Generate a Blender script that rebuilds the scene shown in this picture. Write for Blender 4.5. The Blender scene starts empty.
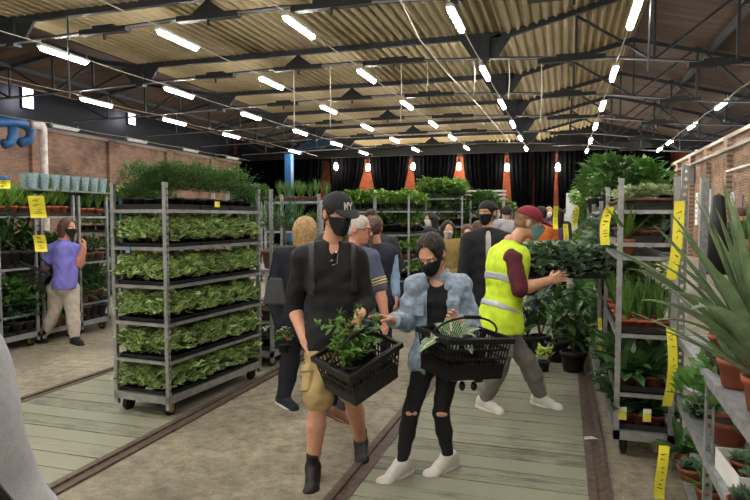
import bpy, math, random
import numpy as np
from math import sin, cos, pi, radians, sqrt, atan2
from mathutils import Vector, Matrix
random.seed(7); np.random.seed(7)
SC = bpy.context.scene
COL = SC.collection
# ------------------------------------------------------------ camera
FPX = 605.0; CAMH = 1.6; YAW = radians(17.3); PIT = math.atan(32/605)
cd = bpy.data.cameras.new('camera'); cd.sensor_width = 36; cd.lens = FPX/750*36
cam = bpy.data.objects.new('camera', cd); COL.objects.link(cam)
cam.location = (0, 0, CAMH); cam.rotation_euler = (pi/2-PIT, 0, YAW)
cd.clip_start = 0.05; cd.clip_end = 200
SC.camera = cam
# ------------------------------------------------------------ world, exposure
w = bpy.data.worlds.new('world'); SC.world = w; w.use_nodes = True
w.node_tree.nodes['Background'].inputs[0].default_value = (0.62, 0.72, 0.95, 1)
w.node_tree.nodes['Background'].inputs[1].default_value = 0.55
TUBE = 42.0
SC.view_settings.view_transform = 'Standard'; SC.view_settings.look = 'None'
SC.view_settings.exposure = 1.5; SC.view_settings.gamma = 1.0
SC.view_settings.use_curve_mapping = False
# ------------------------------------------------------------ measuring helpers (pixel of the photograph -> place in the hall)
_F = np.array([-sin(YAW)*cos(PIT), cos(YAW)*cos(PIT), -sin(PIT)])
_R = np.array([cos(YAW), sin(YAW), 0.0]); _U = np.cross(_R, _F)
_O = np.array([0, 0, CAMH])
def ray(u, v): return _F + (u-375)/FPX*_R - (v-250)/FPX*_U
def D(u, v, z): return _O + ray(u, v)*z                       # at depth z in front of the camera
def Gz(u, v, h=0.0): d = ray(u, v); return _O + d*(h-CAMH)/d[2]  # on a level at height h
def AtY(u, v, y): d = ray(u, v); return _O + d*y/d[1]
def AtX(u, v, x): d = ray(u, v); return _O + d*x/d[0]
# ------------------------------------------------------------ materials
def lin(c):
    return tuple(((x/255)/12.92 if x/255 <= .04045 else ((x/255+.055)/1.055)**2.4) for x in c)
class NT:
    def __init__(s, name):
        s.m = bpy.data.materials.new(name); s.m.use_nodes = True
        s.t = s.m.node_tree; s.b = s.t.nodes['Principled BSDF']
    def n(s, typ, **kw):
        nd = s.t.nodes.new(typ)
        for k, v in kw.items():
            if k.startswith('i_'): nd.inputs[k[2:].replace('_', ' ')].default_value = v
            else: setattr(nd, k, v)
        return nd
    def l(s, a, ao, b, bi): s.t.links.new(a.outputs[ao], b.inputs[bi])
    def coord(s, which='Object', scale=(1, 1, 1)):
        tc = s.n('ShaderNodeTexCoord'); mp = s.n('ShaderNodeMapping'); mp.inputs['Scale'].default_value = scale
        s.l(tc, which, mp, 'Vector'); return mp
    def ramp(s, src, out, c0, c1, p0=.3, p1=.7):
        r = s.n('ShaderNodeValToRGB'); e = r.color_ramp.elements
        e[0].position = p0; e[1].position = p1; e[0].color = (*c0, 1); e[1].color = (*c1, 1)
        s.l(src, out, r, 'Fac'); return r
    def noise(s, vec, scale, detail=4, rough=.6):
        n = s.n('ShaderNodeTexNoise'); n.inputs['Scale'].default_value = scale
        n.inputs['Detail'].default_value = detail; n.inputs['Roughness'].default_value = rough
        if vec: s.l(vec, 'Vector', n, 'Vector')
        return n
    def bump(s, src, out, strength=.3, dist=.01):
        b = s.n('ShaderNodeBump'); b.inputs['Strength'].default_value = strength; b.inputs['Distance'].default_value = dist
        s.l(src, out, b, 'Height'); s.l(b, 'Normal', s.b, 'Normal'); return b
MATS = {}
def mat(name, c, rough=.7, metal=0., var=.15, ns=8., bump=0., bs=60., c2=None, scale=(1, 1, 1), spec=None, sheen=0):
    """plain procedural material: base colour varied by noise, optional bump"""
    if name in MATS: return MATS[name]
    t = NT(name); a = lin(c)
    b2 = lin(c2) if c2 else tuple(x*(1-var) for x in a)
    a2 = a if c2 else tuple(min(1, x*(1+var)) for x in a)
    cc = t.coord('Object', scale)
    n = t.noise(cc, ns); r = t.ramp(n, 'Fac', b2, a2, .35, .65)
    t.l(r, 'Color', t.b, 'Base Color')
    t.b.inputs['Roughness'].default_value = rough; t.b.inputs['Metallic'].default_value = metal
    if spec is not None: t.b.inputs['Specular IOR Level'].default_value = spec
    if sheen: t.b.inputs['Sheen Weight'].default_value = sheen
    if bump:
        n2 = t.noise(cc, bs, 3); t.bump(n2, 'Fac', bump, .005)
    MATS[name] = t.m; return t.m
def leafmat(name, c, c2, edge=None, vein=None, rough=.45, var=.35):
    """leaf: two greens by noise and per-plant variation, optional pale margin or veins by the leaf's own UV"""
    if name in MATS: return MATS[name]
    t = NT(name); cc = t.coord('Object')
    n = t.noise(cc, 14, 2); r = t.ramp(n, 'Fac', lin(c), lin(c2), .3, .7)
    oi = t.n('ShaderNodeObjectInfo'); mr = t.n('ShaderNodeMapRange'); mr.inputs['To Min'].default_value = 1-var; mr.inputs['To Max'].default_value = 1+var
    t.l(oi, 'Random', mr, 'Value')
    mul = t.n('ShaderNodeMix', data_type='RGBA', blend_type='MULTIPLY'); mul.inputs[0].default_value = 1
    t.l(r, 'Color', mul, 6)
    cb = t.n('ShaderNodeCombineColor'); 
    for k in range(3): t.l(mr, 'Result', cb, k)
    t.l(cb, 'Color', mul, 7)
    last = (mul, 2)
    uv = t.n('ShaderNodeTexCoord'); sp = t.n('ShaderNodeSeparateXYZ'); t.l(uv, 'UV', sp, 'Vector')
    if edge:
        a = t.n('ShaderNodeMath', operation='SUBTRACT'); t.l(sp, 'X', a, 0); a.inputs[1].default_value = .5
        b = t.n('ShaderNodeMath', operation='ABSOLUTE'); t.l(a, 0, b, 0)
        nn = t.n('ShaderNodeMath', operation='MULTIPLY_ADD'); t.l(n, 'Fac', nn, 0); nn.inputs[1].default_value = .5; t.l(b, 0, nn, 2)
        g = t.n('ShaderNodeMath', operation='GREATER_THAN'); t.l(nn, 0, g, 0); g.inputs[1].default_value = .62
        mx = t.n('ShaderNodeMix', data_type='RGBA'); t.l(g, 0, mx, 0); t.l(last[0], last[1], mx, 6); mx.inputs[7].default_value = (*lin(edge), 1)
        last = (mx, 2)
    if vein:
        a = t.n('ShaderNodeMath', operation='SUBTRACT'); t.l(sp, 'X', a, 0); a.inputs[1].default_value = .5
        b = t.n('ShaderNodeMath', operation='ABSOLUTE'); t.l(a, 0, b, 0)
        c_ = t.n('ShaderNodeMath', operation='MULTIPLY_ADD'); t.l(b, 0, c_, 0); c_.inputs[1].default_value = -.9; t.l(sp, 'Y', c_, 2)
        d = t.n('ShaderNodeMath', operation='MULTIPLY'); t.l(c_, 0, d, 0); d.inputs[1].default_value = 9
        e = t.n('ShaderNodeMath', operation='FRACT'); t.l(d, 0, e, 0)
        g = t.n('ShaderNodeMath', operation='LESS_THAN'); t.l(e, 0, g, 0); g.inputs[1].default_value = .32
        g2 = t.n('ShaderNodeMath', operation='LESS_THAN'); t.l(b, 0, g2, 0); g2.inputs[1].default_value = .06
        g3 = t.n('ShaderNodeMath', operation='MAXIMUM'); t.l(g, 0, g3, 0); t.l(g2, 0, g3, 1)
        mx = t.n('ShaderNodeMix', data_type='RGBA'); t.l(g3, 0, mx, 0); t.l(last[0], last[1], mx, 6); mx.inputs[7].default_value = (*lin(vein), 1)
        last = (mx, 2)
    t.l(last[0], last[1], t.b, 'Base Color'); t.b.inputs['Roughness'].default_value = rough
    tr = t.n('ShaderNodeBsdfTranslucent'); t.l(last[0], last[1], tr, 'Color')
    ms = t.n('ShaderNodeMixShader'); ms.inputs[0].default_value = .22
    out = t.t.nodes['Material Output']; t.l(t.b, 0, ms, 1); t.l(tr, 0, ms, 2); t.l(ms, 0, out, 'Surface')
    MATS[name] = t.m; return t.m
def emit(name, c, s):
    if name in MATS: return MATS[name]
    t = NT(name); t.b.inputs['Base Color'].default_value = (*c, 1)
    t.b.inputs['Emission Color'].default_value = (*c, 1); t.b.inputs['Emission Strength'].default_value = s
    MATS[name] = t.m; return t.m
def brick(name, c1, c2, mortar, plane='YZ', sc=1.0, dirt=(60, 52, 46)):
    t = NT(name); tc = t.n('ShaderNodeTexCoord'); sp = t.n('ShaderNodeSeparateXYZ'); t.l(tc, 'Object', sp, 'Vector')
    cb = t.n('ShaderNodeCombineXYZ'); t.l(sp, 'Y' if plane == 'YZ' else 'X', cb, 'X'); t.l(sp, 'Z', cb, 'Y')
    br = t.n('ShaderNodeTexBrick'); br.inputs['Color1'].default_value = (*lin(c1), 1); br.inputs['Color2'].default_value = (*lin(c2), 1)
    br.inputs['Mortar'].default_value = (*lin(mortar), 1); br.inputs['Scale'].default_value = 1
    br.inputs['Brick Width'].default_value = .25*sc; br.inputs['Row Height'].default_value = .085*sc; br.inputs['Mortar Size'].default_value = .007*sc
    t.l(cb, 'Vector', br, 'Vector')
    n = t.noise(cb, .8, 6, .7); r = t.ramp(n, 'Fac', lin(dirt), (1, 1, 1), .3, .55)
    mx = t.n('ShaderNodeMix', data_type='RGBA', blend_type='MULTIPLY'); mx.inputs[0].default_value = .7
    t.l(br, 'Color', mx, 6); t.l(r, 'Color', mx, 7); t.l(mx, 2, t.b, 'Base Color')
    t.b.inputs['Roughness'].default_value = .9; t.bump(br, 'Fac', -.4, .01); return t.m
def concrete_mat():
    t = NT('concrete'); cc = t.coord('Object')
    n1 = t.noise(cc, .55, 6, .65); r1 = t.ramp(n1, 'Fac', lin((104, 97, 85)), lin((180, 171, 152)), .32, .68)
    n2 = t.noise(cc, 9, 8, .75); r2 = t.ramp(n2, 'Fac', (.52, .5, .47), (1.15, 1.13, 1.08), .36, .62)
    mx = t.n('ShaderNodeMix', data_type='RGBA', blend_type='MULTIPLY'); mx.inputs[0].default_value = 1
    t.l(r1, 'Color', mx, 6); t.l(r2, 'Color', mx, 7)
    vo = t.n('ShaderNodeTexVoronoi', feature='DISTANCE_TO_EDGE'); vo.inputs['Scale'].default_value = .35
    nn = t.noise(cc, 1.6, 4); ad = t.n('ShaderNodeMix', data_type='RGBA'); ad.inputs[0].default_value = .22
    t.l(cc, 'Vector', ad, 6); t.l(nn, 'Color', ad, 7); t.l(ad, 2, vo, 'Vector')
    r3 = t.ramp(vo, 'Distance', (.45, .42, .38), (1, 1, 1), .0, .006)
    m2 = t.n('ShaderNodeMix', data_type='RGBA', blend_type='MULTIPLY'); m2.inputs[0].default_value = .75
    t.l(mx, 2, m2, 6); t.l(r3, 'Color', m2, 7)
    n4 = t.noise(cc, 45, 2, .5); r4 = t.ramp(n4, 'Fac', (0, 0, 0), (1, 1, 1), .70, .74)
    m3 = t.n('ShaderNodeMix', data_type='RGBA'); t.l(r4, 'Color', m3, 0); t.l(m2, 2, m3, 6); m3.inputs[7].default_value = (*lin((205, 198, 180)), 1)
    t.l(m3, 2, t.b, 'Base Color')
    r5 = t.ramp(n1, 'Fac', (.42,)*3, (.8,)*3, .35, .6); t.l(r5, 'Color', t.b, 'Roughness')
    t.bump(n2, 'Fac', .5, .01); return t.m
def plank_mat(name, c1, c2, width, dark=.55):
    t = NT(name); tc = t.n('ShaderNodeTexCoord'); sp = t.n('ShaderNodeSeparateXYZ'); t.l(tc, 'Object', sp, 'Vector')
    dv = t.n('ShaderNodeMath', operation='DIVIDE'); t.l(sp, 'Y', dv, 0); dv.inputs[1].default_value = width
    fl = t.n('ShaderNodeMath', operation='FLOOR'); t.l(dv, 0, fl, 0)
    wn = t.n('ShaderNodeTexWhiteNoise', noise_dimensions='1D'); t.l(fl, 0, wn, 'W')
    mp = t.n('ShaderNodeMapping'); mp.inputs['Scale'].default_value = (1.2, 14, 1); t.l(tc, 'Object', mp, 'Vector')
    n = t.noise(mp, 2.2, 6, .7); n2 = t.noise(tc and t.coord('Object'), 1.3, 5, .7)
    ad = t.n('ShaderNodeMath', operation='MULTIPLY_ADD'); t.l(wn, 'Value', ad, 0); ad.inputs[1].default_value = .3; t.l(n, 'Fac', ad, 2)
    a2 = t.n('ShaderNodeMath', operation='MULTIPLY_ADD'); t.l(n2, 'Fac', a2, 0); a2.inputs[1].default_value = .8; t.l(ad, 0, a2, 2)
    r = t.ramp(a2, 0, lin(c1), lin(c2), .75, 1.35)
    t.l(r, 'Color', t.b, 'Base Color'); t.b.inputs['Roughness'].default_value = .62; t.bump(n, 'Fac', .3, .004); return t.m
# ------------------------------------------------------------ objects
def tag(o, label=None, cat=None, group=None, kind=None):
    if label: o['label'] = label
    if cat: o['category'] = cat
    if group: o['group'] = group
    if kind: o['kind'] = kind
    return o
def empty(name, loc=(0, 0, 0), rz=0., label=None, cat=None, group=None):
    o = bpy.data.objects.new(name, None); COL.objects.link(o); o.location = tuple(map(float, loc)); o.rotation_euler = (0, 0, rz)
    o.empty_display_size = .05
    return tag(o, label, cat, group)
def dup(o, loc=None, rz=None, label=None, group=None, parent=None):
    c = o.copy(); COL.objects.link(c)
    if parent is not None: c.parent = parent
    if loc is not None: c.location = tuple(map(float, loc))
    if rz is not None: c.rotation_euler = (0, 0, rz)
    if label: c['label'] = label
    if group: c['group'] = group
    for ch in list(o.children): dup(ch, parent=c)
    return c
class MB:
    """collects boxes, tubes, lathes and leaves; build() links them as one mesh object"""
    def __init__(s): s.v = []; s.f = []; s.uv = []; s.n = 0
    def add(s, V, Fc, UV=None):
        s.v.append(np.asarray(V, float).reshape(-1, 3)); s.f += [tuple(i+s.n for i in f) for f in Fc]
        if UV is not None: s.uv += [UV[i] for f in Fc for i in f]
        else: s.uv += [(0, 0)]*sum(len(f) for f in Fc)
        s.n += len(s.v[-1])
    def box(s, c, d, M=None):
        c = np.array(c, float); h = np.array(d, float)/2
        V = np.array([(x, y, z) for z in (-1, 1) for y in (-1, 1) for x in (-1, 1)])*h
        if M is not None: V = V @ np.asarray(M).T
        s.add(V+c, [(0, 2, 3, 1), (4, 5, 7, 6), (0, 1, 5, 4), (2, 6, 7, 3), (0, 4, 6, 2), (1, 3, 7, 5)]); return s
    def bar(s, a, b, w=.03, h=None, up=(0, 0, 1)):
        a = np.array(a, float); b = np.array(b, float); d = b-a; L = np.linalg.norm(d)
        if L < 1e-6: return s
        d /= L; u = np.array(up, float); r = np.cross(d, u)
        if np.linalg.norm(r) < 1e-3: u = np.array([1., 0, 0]); r = np.cross(d, u)
        r /= np.linalg.norm(r); u = np.cross(r, d)
        return s.box((a+b)/2, (w, L, h or w), np.stack([r, d, u], 1))
    def tube(s, P, r, n=8, cap=True):
        P = np.array(P, float); m = len(P); rr = np.full(m, r) if np.isscalar(r) else np.array(r, float)
        T = np.gradient(P, axis=0); T /= np.linalg.norm(T, axis=1)[:, None]+1e-9
        u = np.array([0, 0, 1.]); 
        if abs(T[0] @ u) > .9: u = np.array([1., 0, 0])
        V = []
        for i in range(m):
            a = np.cross(T[i], u); a /= np.linalg.norm(a)+1e-9; b = np.cross(a, T[i]); u = b
            for k in range(n): V.append(P[i]+rr[i]*(cos(2*pi*k/n)*a+sin(2*pi*k/n)*b))
        F = [(i*n+k, (i+1)*n+k, (i+1)*n+(k+1) % n, i*n+(k+1) % n) for i in range(m-1) for k in range(n)]
        if cap: F += [tuple(range(n)), tuple((m-1)*n+k for k in reversed(range(n)))]
        s.add(V, F); return s
    def lathe(s, prof, c=(0, 0, 0), n=16, M=None):
        V = []; m = len(prof)
        for r, z in prof:
            for k in range(n): V.append((r*cos(2*pi*k/n), r*sin(2*pi*k/n), z))
        V = np.array(V)
        if M is not None: V = V @ np.asarray(M).T
        F = [(i*n+k, i*n+(k+1) % n, (i+1)*n+(k+1) % n, (i+1)*n+k) for i in range(m-1) for k in range(n)]
        if prof[0][0] > 1e-4: F.append(tuple(reversed(range(n))))
        if prof[-1][0] > 1e-4: F.append(tuple((m-1)*n+k for k in range(n)))
        s.add(V+np.array(c, float), F); return s
    def leaf(s, base, d, L, wd, droop=.3, seg=2, fold=.25, roll=0., shape='ov', side=None):
        base = np.array(base, float); d = np.array(d, float); d /= np.linalg.norm(d)+1e-9
        r = np.cross(d, (0, 0, 1.)) if side is None else np.array(side, float)
        if np.linalg.norm(r) < 1e-3: r = np.array([1., 0, 0])
        r = r-d*(r @ d); r /= np.linalg.norm(r)+1e-9; nrm = np.cross(r, d)
        if roll: r, nrm = r*cos(roll)+nrm*sin(roll), nrm*cos(roll)-r*sin(roll)
        V = []; UV = []; p = base.copy(); dd = d.copy(); st = L/seg
        for i in range(seg+1):
            t = i/seg
            if shape == 'ov': wv = wd*.5*(sin(pi*min(1, .12+t*.88))**.8)
            elif shape == 'bl': wv = wd*.5*(1-t**2.2)*(.7+.3*min(1, t*4))
            else: wv = wd*.5*(sin(pi*(.08+.92*t))**.6)
            n2 = np.cross(r, dd)
            V += [p-r*wv+n2*fold*wv, p.copy(), p+r*wv+n2*fold*wv]; UV += [(0, t), (.5, t), (1, t)]
            dd = dd+np.array([0, 0, -1.])*droop/seg; dd /= np.linalg.norm(dd); p = p+dd*st
        F = []
        for i in range(seg):
            a = 3*i; F += [(a, a+1, a+4, a+3), (a+1, a+2, a+5, a+4)]
        s.add(V, F, UV); return s
    def leafpath(s, P, wd, n=8, fold=.25):
        """leaf along a bent path given by base, bend and tip"""
        P = [np.array(p, float) for p in P]; V = []; UV = []; pr = None
        for i in range(n+1):
            t = i/n; p = P[0]*(1-t)**2+2*P[1]*t*(1-t)+P[2]*t*t; d = (P[1]-P[0])*(1-t)+(P[2]-P[1])*t; d /= np.linalg.norm(d)
            r = np.cross(d, (0, 0, 1.)); r = r if np.linalg.norm(r) > .05 else (pr if pr is not None else np.array([1., 0, 0])); r /= np.linalg.norm(r); pr = r; n2 = np.cross(r, d)
            w = wd*.5*(sin(pi*min(1, .06+t*.94))**.7)
            V += [p-r*w+n2*fold*w, p, p+r*w+n2*fold*w]; UV += [(0, t), (.5, t), (1, t)]
        F = []
        for i in range(n): a = 3*i; F += [(a, a+1, a+4, a+3), (a+1, a+2, a+5, a+4)]
        s.add(V, F, UV); return s
    def mesh(s, name, m, smooth=False):
        me = bpy.data.meshes.new(name); V = np.concatenate(s.v) if s.v else np.zeros((0, 3))
        me.from_pydata(V.tolist(), [], s.f); me.materials.append(m)
        ul = me.uv_layers.new(name='UVMap'); ul.data.foreach_set('uv', np.array(s.uv, dtype=np.float32).ravel())
        if smooth: me.polygons.foreach_set('use_smooth', [True]*len(me.polygons))
        me.update(); return me
    def build(s, name, m, parent=None, smooth=False, loc=None, bevel=0.):
        o = bpy.data.objects.new(name, s.mesh(name, m, smooth)); COL.objects.link(o)
        if parent is not None: o.parent = parent
        if loc is not None: o.location = tuple(map(float, loc))
        if bevel:
            b = o.modifiers.new('bevel', 'BEVEL'); b.width = bevel; b.segments = 2; b.limit_method = 'ANGLE'
        return o
def struct(name, mb, m, smooth=False): return tag(mb.build(name, m, None, smooth), kind='structure')
def Rz(a): return np.array([[cos(a), -sin(a), 0], [sin(a), cos(a), 0], [0, 0, 1.]])
# ------------------------------------------------------------ materials used by the hall
M_conc = concrete_mat()
M_plank = plank_mat('weathered_boards', (88, 88, 76), (140, 139, 120), .2)
M_rail = mat('rusty_rail', (98, 82, 72), .6, .3, .3, 20, .3)
M_gap = mat('dark_gap', (38, 32, 28), .9)
M_steel = mat('dark_steel', (50, 54, 60), .6, .2, .25, 5)
M_conduit = mat('conduit', (150, 150, 152), .45, .5, .2, 4)
M_cable = mat('cable', (170, 165, 150), .6)
M_brown = mat('roof_boards', (88, 68, 54), .85, 0, .25, 1.2, c2=(56, 44, 37), scale=(.3, 6, 1))
M_black = mat('black_metal', (22, 22, 24), .6, .1)
M_galv = mat('galvanised', (176, 178, 180), .42, .75, .18, 12)
M_galv2 = mat('galvanised_dull', (150, 152, 155), .5, .35, .2, 12)
M_blue = mat('blue_paint', (38, 88, 140), .5)
M_white = mat('white_plastic', (225, 225, 222), .5, 0, .05)
M_fix = mat('lamp_housing', (196, 198, 200), .5)
M_tube = emit('tube_glow', (1.0, .97, .90), TUBE)
M_brickL = brick('brick_left', (150, 114, 94), (126, 94, 80), (146, 134, 122))
M_brickR = brick('brick_right', (146, 112, 88), (112, 84, 66), (158, 146, 130))
M_brickE = brick('brick_end', (172, 84, 50), (146, 68, 42), (120, 80, 60), 'XZ')
M_cope = mat('stone_cope', (150, 138, 125), .8)
# ---- corrugated sheet
tt = NT('corrugated_sheet'); cc = tt.coord('Object'); n1 = tt.noise(cc, .35, 5, .7); r1 = tt.ramp(n1, 'Fac', lin((128, 112, 84)), lin((172, 156, 122)), .3, .65)
tt.l(r1, 'Color', tt.b, 'Base Color'); tt.b.inputs['Roughness'].default_value = .75; M_corr = tt.m
Y0, Y1 = -7.0, 33.6
# ---- floor
b = MB(); b.box((-7.5, 14, -.1), (32, 46, .2)); struct('floor', b, M_conc)
for x0, x1 in ((-4.45, -2.85), (-1.18, .21)):
    b = MB(); y = -2.0; k = 0
    while y < 33:
        b.box(((x0+x1)/2, y+.1, .004+.001*((k*7) % 3)), (x1-x0-.02, .190, .012)); y += .2; k += 1
    b.box(((x0+x1)/2, 15.5, -.001), (x1-x0, 35, .004))
    struct('floor_boards', b, M_plank)
n = 1
for x in (-4.5, -2.83, -1.2, .23):
    b = MB()
    b.box((x-.045, 15, .010), (.05, 36, .02)).box((x+.045, 15, .008), (.04, 36, .016)).box((x, 15, .002), (.05, 36, .006))
    struct('trim_%d' % n, b, M_rail); n += 1
# ---- roof: flat corrugated bay, rising slope to the ridge, boarded slopes beyond
def corr(x0, z0, x1, z1, per=.21, amp=.055):
    b = MB(); L = sqrt((x1-x0)**2+(z1-z0)**2); k = int(L/per*8); V = []
    nx, nz = -(z1-z0)/L, (x1-x0)/L
    for i in range(k+1):
        t = i/k; o = amp*sin(2*pi*t*L/per)
        for y in (Y0, Y1): V.append((x0+(x1-x0)*t+nx*o, y, z0+(z1-z0)*t+nz*o))
    F = [(2*i, 2*i+1, 2*i+3, 2*i+2) for i in range(k)]; b.add(V, F)
    V2 = [(x, y, z+.05) for (x, y, z) in V]; b.add(V2, [tuple(reversed(f)) for f in F]); return b
XL, XN, XR = -11.2, -1.4, 1.75
ZC = 5.80; ZR = 6.55
struct('ceiling', corr(XL, ZC, XN, ZC), M_corr, True)
struct('ceiling', corr(XN, ZC-.1, XR, ZR), M_corr, True)
b = MB()
def slab(b, x0, z0, x1, z1, y0=Y0, y1=Y1, th=.06):
    V = [(x0, y0, z0), (x1, y0, z1), (x1, y1, z1), (x0, y1, z0), (x0, y0, z0+th), (x1, y0, z1+th), (x1, y1, z1+th), (x0, y1, z0+th)]
    b.add(V, [(0, 3, 2, 1), (4, 5, 6, 7), (0, 1, 5, 4), (2, 3, 7, 6), (0, 4, 7, 3), (1, 2, 6, 5)])
slab(b, XR, ZR, 8.6, 4.75); slab(b, XL-2.8, 6.35, XL, ZC-.03); slab(b, -17.1, 5.9, XL-2.8, 6.35)
struct('ceiling', b, M_brown)
b = MB(); slab(b, -20.2, 7.0, -16.9, 7.1); b.box((-20, 14, 3.5), (.1, 42, 7)); struct('wall_left_upper', b, M_black)
b = MB(); b.box((8.6, 14, 2.4), (.1, 42, 5)); struct('wall_right_upper', b, M_black)
b = MB(); b.box((-17.05, 14, 5.98), (.12, 41, .16)); struct('trim_5', b, mat('eave_board', (165, 140, 130), .7))
# ---- walls
b = MB(); b.box((-19.2, 14, 2.45), (.4, 42, 4.9)); struct('wall_left', b, M_brickL)
b = MB()
for y in range(2, 34, 4): b.box((-18.95, y, 2.5), (.22, .45, 5.0))
struct('wall_left_piers', b, M_brickL)
b = MB(); b.box((-19.15, 14, 4.97), (.6, 42, .14)); struct('trim_6', b, M_cope)
XW = 5.2
b = MB(); b.box((XW+.2, 14, 2.1), (.4, 42, 4.2)); 
for y in range(0, 34, 3): b.box((XW-.08, y+1.5, 2.1), (.2, .5, 4.2))
struct('wall_right', b, M_brickR)
b = MB(); b.box((XW+.12, 14, 4.24), (.55, 42, .12)); struct('trim_7', b, M_cope)
b = MB(); b.box((XW-.25, 14, 3.78), (.14, 42, .10)); struct('trim_8', b, mat('grey_rail', (120, 112, 104), .6))
b = MB(); b.box((XW-.2, 18, 3.1), (.1, 8, .06)); struct('trim_9', b, M_conduit)
b = MB(); b.box((-5.8, -7.2, 3.4), (28.8, .3, 6.8)); struct('wall_front', b, mat('pale_plaster', (186, 180, 170), .9))
b = MB(); b.box((-7, 34.2, 3.4), (26.5, .3, 6.8)); struct('wall_back', b, M_brickE)
b = MB(); b.box((-6, 33.75, 5.95), (27, .12, 1.9)); struct('wall_back_upper', b, M_black)
# ---- black curtains with tapering gaps that show the orange brick
M_cur = mat('black_curtain', (7, 7, 9), 1, 0, .3, 3, spec=0)
gaps = [(-13.3, .35, 1.0), (-10.75, .25, 1.75), (-8.2, .2, 1.2), (-5.45, .3, 1.55), (-2.95, .22, .8), (-1.55, .08, .12), (-.4, .1, .4), (2.0, .06, .3)]
edges = [(-19.0, -19.0)]
for gx, top, bot in gaps: edges += [(gx-top/2, gx-.2-bot/2*1.5 if bot > .9 else gx-bot/2), (gx+top/2, gx+bot/2*1.2)]
edges.append((5.0, 5.0))
for i in range(0, len(edges), 2):
    (t0, b0), (t1, b1) = edges[i], edges[i+1]
    m = MB(); nx = max(6, int((t1-t0)*22)); V = []
    for j in range(7):
        z = .04+(5.1-.04)*j/6; s = max(0., (4.6-z)/4.6)
        for k in range(nx+1):
            q = k/nx; x = (t0+(b0-t0)*s)*(1-q)+(t1+(b1-t1)*s)*q
            V.append((x, 33.1+.07*sin(k*1.25)+.03*sin(k*.53+i), z))
    F = [(j*(nx+1)+k, j*(nx+1)+k+1, (j+1)*(nx+1)+k+1, (j+1)*(nx+1)+k) for j in range(6) for k in range(nx)]
    m.add(V, F)
    names = ['black full-height curtain at the far left end of the back wall', 'black curtain between the first and second orange gaps of the back wall', 'black curtain between the second and third orange gaps of the back wall', 'black curtain between the third and fourth orange gaps of the back wall', 'black curtain between the fourth orange gap and the narrow fifth gap', 'narrow black curtain right of the narrow fifth gap', 'black curtain behind the maroon-capped worker and far crowd', 'black curtain above the far crowd, beside the thin gap', 'black curtain at the far right corner of the back wall']
    tag(m.build('stage_curtain', M_cur, None, True), names[i//2], 'curtain', 'black curtains on the back wall')
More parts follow.
